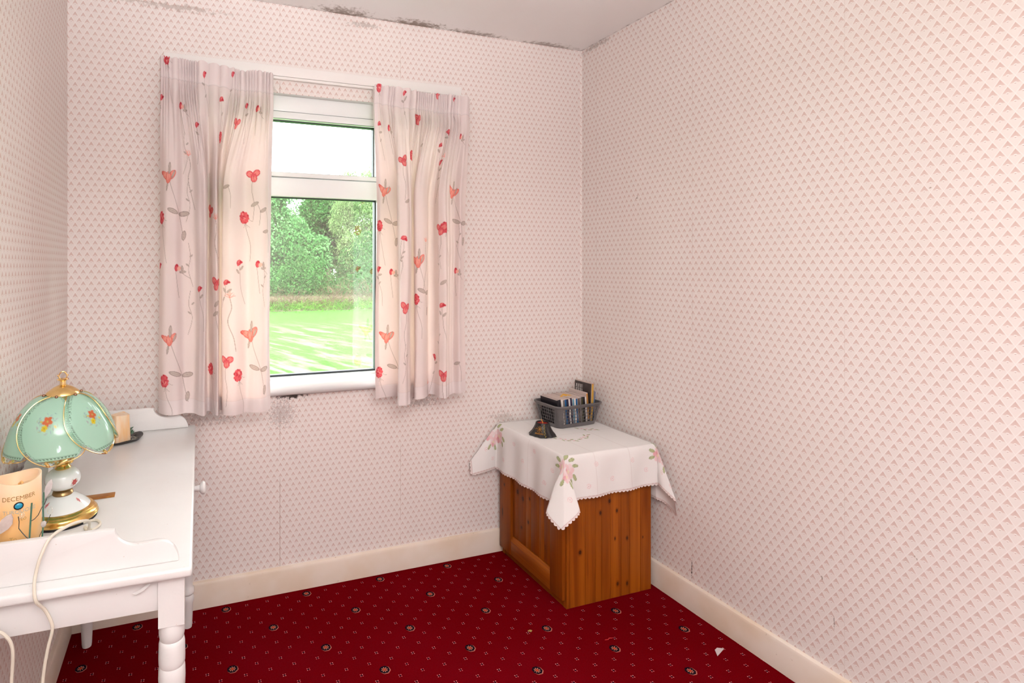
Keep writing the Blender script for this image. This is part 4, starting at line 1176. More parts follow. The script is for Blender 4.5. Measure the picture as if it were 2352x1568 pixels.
for k in range(3):
    a = FA + 0.4 + k * 2.094
    sg = [(0.020 * math.cos(a) , 0.020 * math.sin(a), 0.135), (0.045 * math.cos(a), 0.045 * math.sin(a), 0.145), (0.050 * math.cos(a), 0.050 * math.sin(a), 0.165)]
    MB().tube(curve(sg, 6), 0.004, 8).obj('arm', m_brass, lamp, smooth=True)
    bl = MB(); bl.lathe([(0.0, 0.165), (0.009, 0.166), (0.010, 0.18), (0.016, 0.195), (0.017, 0.208), (0.010, 0.222), (0.0, 0.226)], 16, c=(0.050 * math.cos(a), 0.050 * math.sin(a), 0), cap=False)
    bl.obj('bulb', simple('frosted_bulb', (0.85, 0.85, 0.82), 0.3), lamp, smooth=True)
MB().lathe([(0.0, 0.2935), (0.0345, 0.2935), (0.0360, 0.2955), (0.0345, 0.299), (0.031, 0.302), (0.029, 0.3035), (0.020, 0.310), (0.010, 0.3145), (0.0065, 0.316), (0.0062, 0.324), (0.009, 0.326), (0.0095, 0.329), (0.005, 0.331), (0.0, 0.331)], 48, cap=False).obj('cap', m_gold, lamp, smooth=True, angle=50)
fin = MB()
va = (math.cos(FA + math.pi / 2), math.sin(FA + math.pi / 2))
loop = [(va[0] * u, va[1] * u, z) for u, z in ((-0.006, 0.330), (-0.0085, 0.335), (-0.0068, 0.341), (-0.003, 0.3455), (0.0, 0.3465), (0.003, 0.3455), (0.0068, 0.341), (0.0085, 0.335), (0.006, 0.330))]
fin.tube(curve(loop, 4), 0.0014, 8)
for sg in (-1, 1):
    fin.tube([(va[0] * sg * 0.0075, va[1] * sg * 0.0075, 0.337), (va[0] * sg * 0.0115, va[1] * sg * 0.0115, 0.3385), (va[0] * sg * 0.011, va[1] * sg * 0.011, 0.336)], 0.0011, 6)
    fin.tube([(va[0] * sg * 0.004, va[1] * sg * 0.004, 0.328), (va[0] * sg * 0.0105, va[1] * sg * 0.0105, 0.3275), (va[0] * sg * 0.011, va[1] * sg * 0.011, 0.330)], 0.0013, 6)
fin.obj('finial', m_gold, lamp, smooth=True)
# glass petals
g = Gr('mint_petal_glass'); col, al = g.attr('Col')
frs = schlick(g)
clear = g.mixs(g.m('MULTIPLY', frs, 1.4, clamp=True), g.sh('ShaderNodeBsdfTransparent', (0.90, 0.96, 0.92)), g.sh('ShaderNodeBsdfGlossy', (1, 1, 1), Roughness=0.03))
fro = g.mixs(0.35, g.sh('ShaderNodeBsdfDiffuse', col), g.sh('ShaderNodeBsdfTranslucent', col))
fro = g.mixs(frs, fro, g.sh('ShaderNodeBsdfGlossy', (1, 1, 1), Roughness=0.06))
m_petal = g.done(g.mixs(al, clear, fro))
tk = np.array([0, .15, .3, .5, .65, .8, .9, .96, 1.0])
aLk = np.array([-27, -35, -39, -40, -37, -28, -16, -6, 6.0]); aRk = np.array([27, 33, 37, 42, 45, 46, 42, 34, 14.0])
_d = curve(np.stack([tk, aLk, aRk], -1), 10)
_td = np.linspace(0, 1, 300); _aL = np.interp(_td, _d[:, 0], _d[:, 1]); _aR = np.interp(_td, _d[:, 0], _d[:, 2])
_kr = np.hanning(23); _kr /= _kr.sum()
_aL = np.convolve(np.pad(_aL, 11, mode='reflect', reflect_type='odd'), _kr, 'valid'); _aR = np.convolve(np.pad(_aR, 11, mode='reflect', reflect_type='odd'), _kr, 'valid')
tk, aLk, aRk = _td, _aL, _aR
def petal_pt(s, t):
    s = np.asarray(s, float); t = np.asarray(t, float)
    aL = np.interp(t, tk, aLk); aR = np.interp(t, tk, aRk)
    ang = np.radians(aL + (aR - aL) * (s + 1) / 2)
    th = np.radians(t * 86)
    r = 0.033 + (0.1165 - 0.033) * np.sin(th) / math.sin(R(86))
    h = 0.2945 - 0.132 * (1 - np.cos(th)) - 0.010 * t
    r = r - 0.0045 * s * smooth01(t * 4) - 0.0012
    return np.stack([r * np.cos(ang), r * np.sin(ang), h], -1), ang * 0.10, t * 0.165
S_, T_ = np.meshgrid(np.linspace(-1, 1, 76), np.linspace(0, 1, 96), indexing='ij')
PP, A_, B_ = petal_pt(S_, T_)
MINT = (0.45, 0.72, 0.57)
pt = Paint(A_, B_, MINT)
rs = np.random.RandomState(4)
cxp, cyp = A_[36, 50], B_[36, 50]
for k in range(34):
    a = rs.uniform(0, 6.28); r = rs.uniform(0.008, 0.027)
    pt.ell(cxp + r * math.cos(a) * .9, cyp + r * math.sin(a), 0.0032, 0.0010, rs.uniform(0, 3.1), [(0.28, 0.42, 0.42), (0.35, 0.48, 0.55), (0.45, 0.50, 0.30), (0.42, 0.38, 0.42)][k % 4], amt=0.75)
for k in range(5):
    a = k * 1.257 + .3; pt.ell(cxp + 0.0062 * math.cos(a), cyp - 0.003 + 0.0062 * math.sin(a), 0.0058, 0.0045, a, (0.66, 0.16, 0.06))
pt.ell(cxp, cyp - 0.003, 0.0022, 0.0022, 0, (0.55, 0.45, 0.1))
for k in range(5):
    a = k * 1.257; pt.ell(cxp - 0.004 + 0.0036 * math.cos(a), cyp + 0.011 + 0.0036 * math.sin(a), 0.0034, 0.0028, a, (0.74, 0.58, 0.03))
pt.ell(cxp - 0.004, cyp + 0.011, 0.0015, 0.0015, 0, (0.5, 0.3, 0.02)); pt.ell(cxp + 0.018, cyp + 0.009, 0.004, 0.0022, .8, (0.70, 0.58, 0.10)); pt.ell(cxp - 0.014, cyp - .003, 0.003, 0.002, .3, (0.6, 0.5, 0.1))
half = np.radians(np.interp(T_, tk, aRk) - np.interp(T_, tk, aLk)) / 2 * np.hypot(PP[..., 0], PP[..., 1])
edge = np.minimum((1 - np.abs(S_)) * half, (1 - T_) * 0.165)           # metres to the glass edge
alp = np.clip((edge - 0.0085) / 0.0012, 0, 1)
run = (np.floor(B_ / 0.0030 + A_ / 0.0030) % 2)
dash = (np.abs(edge - 0.0115) < 0.0009) & (run > 0)
pt.C[dash, :3] = (0.10, 0.17, 0.12)
pt.C[(np.abs(edge - 0.0140) < 0.0005), :3] = (0.30, 0.50, 0.38)
pt.C[..., 3] = np.clip(alp + ((np.abs(edge - 0.0055) < 0.0007) & (run > 0)) * 0.7, 0, 1)
petal_me = grid_mesh('petal', PP, pt.C); petal_me.materials.append(m_petal)
edge_st = [(-1, t) for t in np.linspace(0.02, 1, 70)] + [(s, 1.0) for s in np.linspace(-0.9, 1, 10)] + [(1, t) for t in np.linspace(0.985, 0.75, 16)]
rim_pts = [tuple(petal_pt(s, t)[0]) for s, t in edge_st]
rim_mb = MB(); rim_mb.tube(rim_pts, 0.0011, 6); rim_me = rim_mb.mesh('petal_rim', smooth=True); rim_me.materials.append(m_gold)
def clip_me():
    mb = MB()
    for (s, t) in ((-0.55, 0.955), (0.45, 0.955)):
        p = Vector(petal_pt(s, t)[0]); q_ = Vector(petal_pt(s, t + 0.04)[0]); n_ = Vector((p.x, p.y, 0)).normalized()
        mb.tube([p + n_ * 0.0012, (p + q_) / 2 + n_ * 0.002, q_ + n_ * 0.001 + Vector((0, 0, -0.001))], [0.0030, 0.0034, 0.0020], 8)
    me = mb.mesh('edge_clip', smooth=True); me.materials.append(m_gold); return me
clip_m = clip_me()
st_mb = MB(); sp_ = petal_pt(0.0, 0.035)[0]; st_mb.sphere(tuple(sp_ + np.array([0.003, 0, 0.001])), 0.0038, 12, 8)
stud_me = st_mb.mesh('stud', smooth=True); stud_me.materials.append(simple('bronze_nut', (0.32, 0.18, 0.12), 0.25, 1.0))
for k in range(6):
    rz = FA - 0.33 + k * math.pi / 3
    o = bpy.data.objects.new('petal', petal_me); COL.objects.link(o); o.parent = lamp; o.rotation_euler = (0, 0, rz)
    for nm, me in (('petal_rim', rim_me), ('edge_clip', clip_m), ('stud', stud_me)):
        c = bpy.data.objects.new(nm, me); COL.objects.link(c); c.parent = o
# flex: out of the foot, over the end board and down
fx_ = [(-0.230, 1.420, ZT + 0.004), (-0.205, 1.425, ZT + 0.004), (-0.192, 1.400, ZT + 0.004), (-0.204, 1.372, ZT + 0.005), (-0.222, 1.395, ZT + 0.004), (-0.212, 1.365, ZT + 0.006), (-0.202, 1.32, ZT + 0.045), (-0.205, 1.25, ZT + 0.078), (-0.222, 1.21, ZT + 0.089), (-0.245, 1.178, ZT + 0.0855), (-0.258, 1.163, ZT + 0.060), (-0.2655, 1.160, 0.766), (-0.266, 1.150, 0.745), (-0.262, 1.1445, 0.722), (-0.251, 1.160, 0.695), (-0.2405, 1.1615, 0.668), (-0.2400, 1.1620, 0.650), (-0.247, 1.162, 0.62), (-0.2555, 1.164, 0.56), (-0.265, 1.17, 0.42), (-0.28, 1.19, 0.2), (-0.30, 1.20, 0.03), (-0.32, 1.15, 0.008), (-0.33, 1.0, 0.006)]
fx_ = [(p[0] - LX, p[1] - LY, p[2] - ZT - 0.0003) for p in fx_]
MB().tube(curve(fx_, 8), 0.0030, 8).obj('flex', m_cord, lamp, smooth=True)
# another flex beside it
f2 = [(-0.352, 1.158, 0.668), (-0.326, 1.158, 0.672), (-0.313, 1.158, 0.662), (-0.3045, 1.159, 0.645), (-0.302, 1.16, 0.62), (-0.306, 1.165, 0.56), (-0.315, 1.17, 0.40), (-0.33, 1.18, 0.15), (-0.34, 1.17, 0.02), (-0.345, 1.1, 0.006)]
f2 = [(-0.372, 1.158, 0.655), ] + f2
tag(MB().tube(curve(f2, 8), 0.0030, 8).obj('electric_flex', m_cord, None, smooth=True), 'short loop of ivory electric flex hanging beside the lamp flex', 'cable')

# pillar candle with writing
KC = Vector((-0.3225, 1.2640, ZT + 0.0003))
can = thing('pillar_candle', 'thick peach pillar candle lettered DECEMBER with a turquoise stone', 'candle', KC)
g = Gr('peach_wax'); (x, y, z), P = g.opos()
wc = g.mix(g.ss(z, 0.11, 0.172) , (0.86, 0.50, 0.20), (0.84, 0.62, 0.42))
wc = g.mix(g.ss(g.noise(P, 18, 3), 0.35, 0.7) * 0.5, wc, (0.86, 0.60, 0.33))
m_wax = g.done(g.pbr(wc, 0.35, sub=0.25, spec=0.4))
cb = MB()
def tilt(r, z, a): return r
cr_, ch_ = 0.0425, 0.178
cb.lathe([(0, 0), (cr_ - 0.002, 0), (cr_, 0.002), (cr_, ch_ - 0.001), (cr_ - 0.0008, ch_), (cr_ - 0.0042, ch_ - 0.001), (cr_ - 0.006, ch_ - 0.012), (cr_ - 0.012, ch_ - 0.021), (0.006, ch_ - 0.023), (0.0, ch_ - 0.023)], 64, cap=False)
cb.v = [(p[0], p[1], p[2] if p[2] < 0.15 else p[2] + 0.004 * math.sin(math.atan2(p[1], p[0]) * 2 + 0.6)) for p in cb.v]
cb.obj('wax_body', m_wax, can, smooth=True, angle=50)
MB().tube([(0.003, 0.006, ch_ - 0.023), (0.003, 0.005, ch_ - 0.016), (0.007, 0.004, ch_ - 0.0125), (0.010, 0.003, ch_ - 0.016)], 0.0022, 8).obj('wick', simple('pale_wick', (0.85, 0.50, 0.20), 0.5), can, smooth=True)
ka = math.atan2(-KC.y, -KC.x)
def text_verts(body, size):
    cu = bpy.data.curves.new('t', 'FONT'); cu.body = body; cu.size = size; cu.align_x = 'CENTER'; cu.resolution_u = 3
    ob = bpy.data.objects.new('t', cu); COL.objects.link(ob)
    bpy.context.view_layer.update()
    me = ob.evaluated_get(bpy.context.evaluated_depsgraph_get()).to_mesh()
    vs = [tuple(v.co) for v in me.vertices]; fs = [tuple(p.vertices) for p in me.polygons]
    bpy.data.objects.remove(ob, do_unlink=True); bpy.data.curves.remove(cu)
    return vs, fs
def candle_text(lines, mat, name):
    mb = MB()
    for (body, size, z, du) in lines:
        vs, fs = text_verts(body, size)
        out = []
        for (u, v, _) in vs:
            a = ka + (u + du) / cr_
            out.append(((cr_ + 0.0005) * math.cos(a), (cr_ + 0.0005) * math.sin(a), z + v))
        mb.add(out, fs)
    return mb.obj(name, mat, can, normals=False)
candle_text([('DECEMBER', 0.0118, 0.145, 0.004)], simple('gilt_ink', (0.42, 0.24, 0.07), 0.4, 0.4), 'lettering')
candle_text([('TURQUOISE', 0.0105, 0.120, 0.005)], simple('pale_turquoise_ink', (0.46, 0.47, 0.40), 0.5), 'lettering')
m_fink = simple('faded_gilt_ink', (0.60, 0.36, 0.12), 0.4, 0.3)
candle_text([('to', 0.012, 0.105, 0.011)], m_fink, 'small_lettering')
candle_text([('To', 0.011, 0.068, -0.006)], m_fink, 'small_lettering')
candle_text([('believe', 0.010, 0.054, -0.008)], m_fink, 'small_lettering')
gm = MB()
a_ = ka + 0.003 / cr_
gm.sphere((0, 0, 0), 0.0068, 20, 10, (0.35, 1, 0.85)); gmm = Matrix.Translation(((cr_ + 0.0006) * math.cos(a_), (cr_ + 0.0006) * math.sin(a_), 0.1345)) @ Matrix.Rotation(a_, 4, 'Z')
gm.v = [tuple(gmm @ Vector(p)) for p in gm.v]
gm.obj('stone', simple('turquoise_gem', (0.02, 0.32, 0.50), 0.1, coat=0.5), can, smooth=True)
gs = MB(); gs.tube([tuple(gmm @ Vector((0.0005, 0.0074 * math.cos(t), 0.0064 * math.sin(t)))) for t in np.linspace(0, 2 * math.pi, 25)[:-1]], 0.0010, 6, closed=True)
gs.obj('stone_setting', simple('dark_setting', (0.05, 0.03, 0.03), 0.3, 0.8), can, smooth=True)

# beaded wire spray standing between candle and end board
yw = 1.2085
sp = thing('beaded_wire_spray', 'green wire spray with glass beads and crystal leaves in front of the peach candle', 'ornament', at_y(70, 1290, yw) * 1.0)
sp.location.z = ZT + 0.0003
def wpt(*p): return [at_y(a, b, yw + (c[0] if c else 0)) - sp.location for a, b, *c in p]
m_green = simple('green_wire', (0.07, 0.17, 0.11), 0.45); m_dark = simple('dark_wire', (0.06, 0.06, 0.05), 0.45)
m_crys = glass_mat('crystal', 2.5)
g = Gr('milky_crystal'); _, P = g.opos()
m_milk = g.done(g.mixs(0.55, g.sh('ShaderNodeBsdfTransparent', (0.95, 0.93, 0.92)), g.pbr(g.mix(g.noise(P, 120, 2), (0.85, 0.80, 0.78), (0.60, 0.52, 0.50)), 0.15)))
MB().tube(wpt((73, 1155), (70, 1200), (67.5, 1238), (64, 1300)), 0.0016, 8).obj('stem', m_green, sp, smooth=True)
MB().tube(wpt((101, 1130, .0), (99, 1170, .0), (100, 1200, .0), (96, 1240, .0), (88, 1295, 0)), 0.0015, 8).obj('stem', m_green, sp, smooth=True)
MB().tube(wpt((107, 1145), (102, 1158), (96, 1165), (88, 1182), (80, 1191), (72, 1196)), 0.0008, 6).obj('wire', m_dark, sp, smooth=True)
MB().tube(wpt((42, 1186), (44, 1198), (43, 1213), (50, 1222), (60, 1233), (67, 1238)), 0.0008, 6).obj('wire', m_dark, sp, smooth=True)
MB().tube(wpt((116, 1181), (108, 1200), (100, 1211), (93, 1226), (87, 1240), (80, 1290)), 0.0007, 6).obj('wire', m_dark, sp, smooth=True)
def leafshape(c, L, W, ang, name='crystal_leaf'):
    mb = MB(); prof = [(0, 0.02), (0.12, .35), (0.35, .85), (0.6, 1.0), (0.85, .6), (1.0, .02)]
    pts = [(L * (u - .5), W * v) for u, v in prof] + [(L * (u - .5), -W * v) for u, v in prof[::-1]]
    mb.prism(pts, 'y', -0.0015, 0.0015)
    m_ = Matrix.Translation(c) @ Matrix.Rotation(-ang, 4, 'Y'); mb.v = [tuple(m_ @ Vector(p)) for p in mb.v]
    return mb.obj(name, m_milk, sp, bevel=0.0008)
c1 = wpt((111, 1122))[0]; leafshape(c1, 0.037, 0.0058, R(74))
c2 = wpt((13, 1203))[0]; leafshape(c2, 0.040, 0.0105, R(62))
for (a, b) in ((50, 1183), (115, 1172), (100, 1203)):
    c = wpt((a, b))[0]; MB().sphere(tuple(c), 0.0056, 14, 10, (0.9, 0.9, 1.15)).obj('bead', m_crys if a != 100 else m_milk, sp, smooth=True)

# block candle on a leaf dish
dish = thing('leaf_dish', 'black lacquer dish with mother of pearl chips at the end of the washstand', 'dish', (-0.213, 2.050, ZT + 0.0003), R(28))
mb = MB(); nsg = 28; outer = []; 
for k in range(nsg):
    a = 2 * math.pi * k / nsg; px_ = abs(math.cos(a)) ** 0.75 * math.copysign(1, math.cos(a)); py_ = abs(math.sin(a)) ** 0.75 * math.copysign(1, math.sin(a))
    outer.append((0.066 * px_, 0.044 * py_, 0.010 + 0.009 * (abs(math.cos(a)) ** 6)))
vs = [(p[0] * .82, p[1] * .8, 0.0) for p in outer] + outer + [(p[0] * .95, p[1] * .94, p[2] - 0.0008) for p in outer] + [(p[0] * .80, p[1] * .78, 0.003) for p in outer]
fs = [tuple(range(nsg))[::-1]]
for L_ in range(3):
    for k in range(nsg):
        j = (k + 1) % nsg; fs.append((L_ * nsg + k, L_ * nsg + j, (L_ + 1) * nsg + j, (L_ + 1) * nsg + k))
fs.append(tuple(range(3 * nsg, 4 * nsg)))
mb.add(vs, fs); mb.obj('tray', simple('black_lacquer', (0.016, 0.010, 0.009), 0.15, coat=0.5), dish, smooth=True, angle=40)
rs = np.random.RandomState(3); chip = MB()
for k in range(30):
    a = rs.uniform(0, 6.28); r = rs.uniform(0.55, 0.76)
    c = (0.066 * r * math.cos(a), 0.044 * r * math.sin(a), 0.0034)
    n_ = 5; rad = rs.uniform(.003, .006); ph = rs.uniform(0, 6)
    poly = [(c[0] + rad * math.cos(ph + i * 1.257), c[1] + rad * .7 * math.sin(ph + i * 1.257)) for i in range(n_)]
    chip.prism(poly, 'z', 0.0032, 0.0042 + 0.0006 * rs.rand())
tag(chip.obj('pearl_chip', noisy('mother_of_pearl', (0.40, 0.36, 0.30), (0.15, 0.14, 0.11), 150, 0.2), dish), kind='stuff')
g = Gr('striped_orange_wax'); (x, y, z), P = g.opos()
sw = g.m('SINE', z * 1500.0 + x * 100.0)
core = g.ss(g.m('ABSOLUTE', g.noise(g.vec(x * 30.0, y * 30.0, z * 8.0), 1.0, 2) - 0.5), 0.0, 0.22)
wc = g.mix(core, (0.84, 0.66, 0.46), (0.84, 0.45, 0.15)); wc = g.mix(g.ss(sw, 0.2, 0.9) * 0.35, wc, (0.88, 0.76, 0.66))
m_wax2 = g.done(g.pbr(wc, 0.45, sub=0.2))
bcn = MB(); prev = None
NS = 30; hw = 0.0245
for i in range(NS + 1):
    z = 0.0045 + 0.088 * i / NS; a = R(33 + 0); rr0 = hw * (1.10 - 0.10 * i / NS) * (1 + 0.010 * (i % 2))
    vs = []
    for (sx_, sy_) in ((1, 1), (-1, 1), (-1, -1), (1, -1)):
        for k in range(3):
            t = R({(1, 1): 0, (-1, 1): 90, (-1, -1): 180, (1, -1): 270}[(sx_, sy_)] + 45 * k)
            lx, ly = sx_ * (rr0 - 0.005) + 0.005 * math.cos(t), sy_ * (rr0 - 0.005) + 0.005 * math.sin(t)
            vs.append((lx * math.cos(a) - ly * math.sin(a), lx * math.sin(a) + ly * math.cos(a), z + (0.003 * math.sin(math.atan2(ly, lx) * 2 + 1) if i == NS else 0)))
    bcn.v.extend(vs)
    if i:
        b = (i - 1) * 12
        for k in range(12): bcn.f.append((b + k, b + (k + 1) % 12, b + 12 + (k + 1) % 12, b + 12 + k)); bcn.mi.append(0)
bcn.f.append(tuple(range(12))[::-1]); bcn.mi.append(0); bcn.f.append(tuple(NS * 12 + k for k in range(12))); bcn.mi.append(0)
bc = bcn.obj('block_candle', m_wax2, None, smooth=True, angle=50)
bc.location = (-0.222, 2.050, ZT + 0.0003); tag(bc, 'square striped orange and cream candle standing in the black leaf dish', 'candle')
# green spray of leaf behind the candle
lfm_ = MB()
for k in range(6):
    a = R(-20 + 25 * k); c = Vector((0.03 + 0.004 * math.cos(k), 0.012 + 0.004 * math.sin(k * 2), 0.012 + 0.003 * k))
    lfm_.add([c, c + Vector((0.008, 0.004 * math.sin(a), 0.004)), c + Vector((0.012, 0, 0.012)), c + Vector((0.002, 0.003, 0.010))], [(0, 1, 2, 3)])
lfm_.obj('green_leaf', simple('dark_green_foil', (0.01, 0.08, 0.02), 0.4), dish)

# wooden ruler lying flat
rul = MB().box(-0.060, 0.060, -0.0135, 0.0135, 0, 0.0035).obj('ruler', noisy('orange_wood', (0.42, 0.17, 0.025), (0.30, 0.10, 0.012), 40, 0.4), None, bevel=0.0006)
rul.location = (-0.241, 1.5715, ZT + 0.0003); rul.rotation_euler = (0, 0, R(2)); tag(rul, 'short varnished wooden ruler lying flat behind the lamp', 'ruler')
# pale boxes behind the lamp, against the wall
bx0 = thing('carton', 'pale grey and white carton standing behind the candle against the wall', 'box', (-0.352, 1.600, ZT + 0.0003), R(1))
m_cart = simple('white_card', (0.72, 0.74, 0.72), 0.5)
MB().box(-0.026, 0.026, -0.065, 0.065, 0, 0.118).obj('carton_body', m_cart, bx0, bevel=0.002)
MB().box(0.0262, 0.0266, -0.012, 0.034, 0.002, 0.116).obj('printed_band', simple('taupe_print', (0.40, 0.32, 0.28), 0.5), bx0)
MB().box(0.0262, 0.0266, 0.044, 0.064, 0.002, 0.116).obj('printed_band', simple('grey_print', (0.42, 0.38, 0.36), 0.5), bx0)
bt = thing('blue_tube', 'small pale blue tube with a darker cap behind the lamp stem', 'tube', (-0.352, 1.735, ZT + 0.0003))
MB().lathe([(0, 0), (0.016, 0), (0.016, 0.085), (0.013, 0.090), (0, 0.090)], 24, cap=False).obj('tube_body', simple('pale_blue_plastic', (0.30, 0.52, 0.56), 0.4), bt, smooth=True, angle=50)
MB().lathe([(0, 0.0905), (0.014, 0.0905), (0.013, 0.118), (0, 0.119)], 24, cap=False).obj('tube_cap', simple('blue_plastic', (0.02, 0.10, 0.36), 0.3), bt, smooth=True, angle=50)
pk = thing('clear_bottle', 'clear plastic bottle with orange stripes in the corner behind the lamp', 'bottle', (-0.345, 2.062, ZT + 0.0003))
MB().lathe([(0, 0), (0.026, 0), (0.028, 0.004), (0.028, 0.150), (0.022, 0.166), (0.012, 0.176), (0.012, 0.192), (0.0, 0.1925)], 28, cap=False).obj('bottle_body', m_clear, pk, smooth=True, angle=50)
for s_ in (-1, 1):
    a = FA + 0.3 + s_ * 0.16
    vs = []
    for z in (0.06, 0.158):
        for da in (-0.05, 0.05): vs.append((0.0288 * math.cos(a + da), 0.0288 * math.sin(a + da), z))
    mb = MB(); mb.add(vs, [(0, 1, 3, 2)]); mb.obj('orange_stripe', simple('orange_ink', (0.55, 0.16, 0.06), 0.5), pk)

# ------------------------------------------------------------------ bits on the carpet
mb = MB(); mb.prism([(1.7252, 1.4162), (1.7417, 1.4215), (1.7612, 1.4106), (1.7066, 1.3911)], 'z', 0.0006, 0.0020)
tag(mb.obj('paper_scrap', simple('white_scrap', (0.60, 0.50, 0.50), 0.7)), 'small pale torn paper scrap on the red carpet near the long wall', 'paper scrap')
mb = MB(); mb.prism([(1.170, 1.713), (1.180, 1.714), (1.186, 1.709), (1.178, 1.704)], 'z', 0.0006, 0.0030)
tag(mb.obj('crumb', simple('tan_crumb', (0.45, 0.27, 0.08), 0.7)), 'tiny tan crumb on the carpet between two flower medallions', 'crumb')
mb = MB(); mb.tube([(1.40, 1.580, 0.003), (1.412, 1.577, 0.004), (1.421, 1.583, 0.003), (1.431, 1.580, 0.003)], 0.0012, 5)
tag(mb.obj('thread', simple('bright_red_thread', (0.55, 0.02, 0.02), 0.7), smooth=True), 'loose bright red thread lying on the dark red carpet', 'thread')

# ------------------------------------------------------------------ glowing globe added as unseen fill light behind the camera
fill_globe = thing('fill_light_globe', 'added round white globe glowing as fill light, hung out of view', 'fill light', (0.35, -2.0, 1.45))
g = Gr('fill_glow')
nd = g.n('ShaderNodeEmission'); nd.inputs['Color'].default_value = (0.95, 0.98, 1.02, 1); nd.inputs['Strength'].default_value = FILL_GLOBE_L
m_lit = g.done(Sk(g, nd.outputs[0]))
MB().sphere((0, 0, 0), 0.24, 40, 24).obj('shade', m_lit, fill_globe, smooth=True)
MB().tube([(0, 0, 0.235), (0, 0, 0.935)], 0.004, 8).obj('fill_globe_flex', m_cord, fill_globe, smooth=True)
MB().lathe([(0, 0.925), (0.045, 0.925), (0.05, 0.935), (0.05, 0.95), (0, 0.95)], 24, cap=False).obj('fill_globe_rose', m_upvc, fill_globe, smooth=True, angle=50)

# ------------------------------------------------------------------ unseen spotlight on a stand, added to imitate flash bounced off the ceiling
LP = Vector((0.15, -1.30, 1.42)); LEL = R(58.5); LAZ = R(6)
upl = thing('bounce_fill_light', 'added bounce light on a tall white stand, aimed at the ceiling out of view', 'floor lamp', (LP.x, LP.y - 0.02, 0.0))
MB().lathe([(0, 0), (0.13, 0), (0.13, 0.012), (0.02, 0.025), (0, 0.025)], 40, cap=False).obj('base', m_upvc, upl, smooth=True, angle=40)
MB().lathe([(0, 0.025), (0.012, 0.025), (0.012, LP.z - 0.06), (0, LP.z - 0.06)], 16, cap=False).obj('pole', m_upvc, upl, smooth=True, angle=40)
hd = MB(); hd.lathe([(0.0, -0.07), (0.035, -0.068), (0.045, -0.04), (0.070, 0.02), (0.095, 0.045), (0.093, 0.046), (0.067, 0.022), (0.042, -0.038), (0.0, -0.05)], 40, cap=False)
aim = Vector((math.sin(LAZ) * math.cos(LEL), math.cos(LAZ) * math.cos(LEL), math.sin(LEL)))
hm = Matrix.Translation(LP - Vector((LP.x, LP.y - 0.02, 0))) @ aim.to_track_quat('Z', 'Y').to_matrix().to_4x4()
hd.v = [tuple(hm @ Vector(p)) for p in hd.v]
hd.obj('bounce_head', m_upvc, upl, smooth=True, angle=60)
sl = bpy.data.lights.new('bounce_spot', 'SPOT'); sl.energy = BOUNCE_W; sl.color = (0.96, 0.98, 1.0); sl.spot_size = R(112); sl.spot_blend = 1.0; sl.shadow_soft_size = 0.06
slo = bpy.data.objects.new('bounce_spot', sl); COL.objects.link(slo); slo.parent = upl
slo.location = LP + aim * 0.06 - Vector((LP.x, LP.y - 0.02, 0)); slo.rotation_euler = (-aim).to_track_quat('Z', 'Y').to_euler()

# ------------------------------------------------------------------ outside
GZ = -0.32
def lawn_mat():
    g = Gr('mown_lawn'); (x, y, z), P = g.pos()
    st = g.noise(g.vec((x * 0.94 + y * 0.34) * 3.4, (y * 0.94 - x * 0.34) * 0.55, 0.0), 1.0, 5, 0.65, 0.3)
    big = g.noise(P, 0.35, 3)
    fi = g.noise(P, 30, 3)
    c = g.mix(g.ss(fi, 0.3, 0.7), (0.026, 0.120, 0.012), (0.044, 0.165, 0.020))
    c = g.mix(g.ss(st, 0.46, 0.66) * g.ss(y, 17.0, 14.0), c, (0.105, 0.205, 0.080))
    c = g.mix(g.ss(big, 0.4, 0.7) * 0.3, c, (0.04, 0.17, 0.02))
    return g.done(g.pbr(c, 0.9, normal=g.bump(fi, 0.4, 0.03), spec=0.1))
structure(MB().box(-60, 60, YB + 0.40, 60, GZ - 0.3, GZ).obj('lawn', lawn_mat()))
def leaf_mat(name, c0, c1):
    g = Gr(name); _, P = g.pos()
    c = g.mix(g.ss(g.noise(P, 2.6, 3), 0.3, 0.7), c0, c1)
    return g.done(g.mixs(0.3, g.sh('ShaderNodeBsdfDiffuse', c), g.sh('ShaderNodeBsdfTranslucent', c)))
m_leafA = leaf_mat('sycamore_leaf', (0.056, 0.160, 0.052), (0.105, 0.245, 0.090))
m_leafB = leaf_mat('dark_leaf', (0.028, 0.098, 0.026), (0.058, 0.165, 0.046))
m_leafC = leaf_mat('willow_leaf', (0.105, 0.195, 0.060), (0.170, 0.265, 0.105))
m_leafD = leaf_mat('bramble_leaf', (0.045, 0.130, 0.018), (0.085, 0.190, 0.030))
m_dry = leaf_mat('dry_stalk', (0.070, 0.046, 0.030), (0.105, 0.075, 0.050))
m_bark = noisy('bark', (0.06, 0.05, 0.035), (0.10, 0.085, 0.06), 8, 0.9)
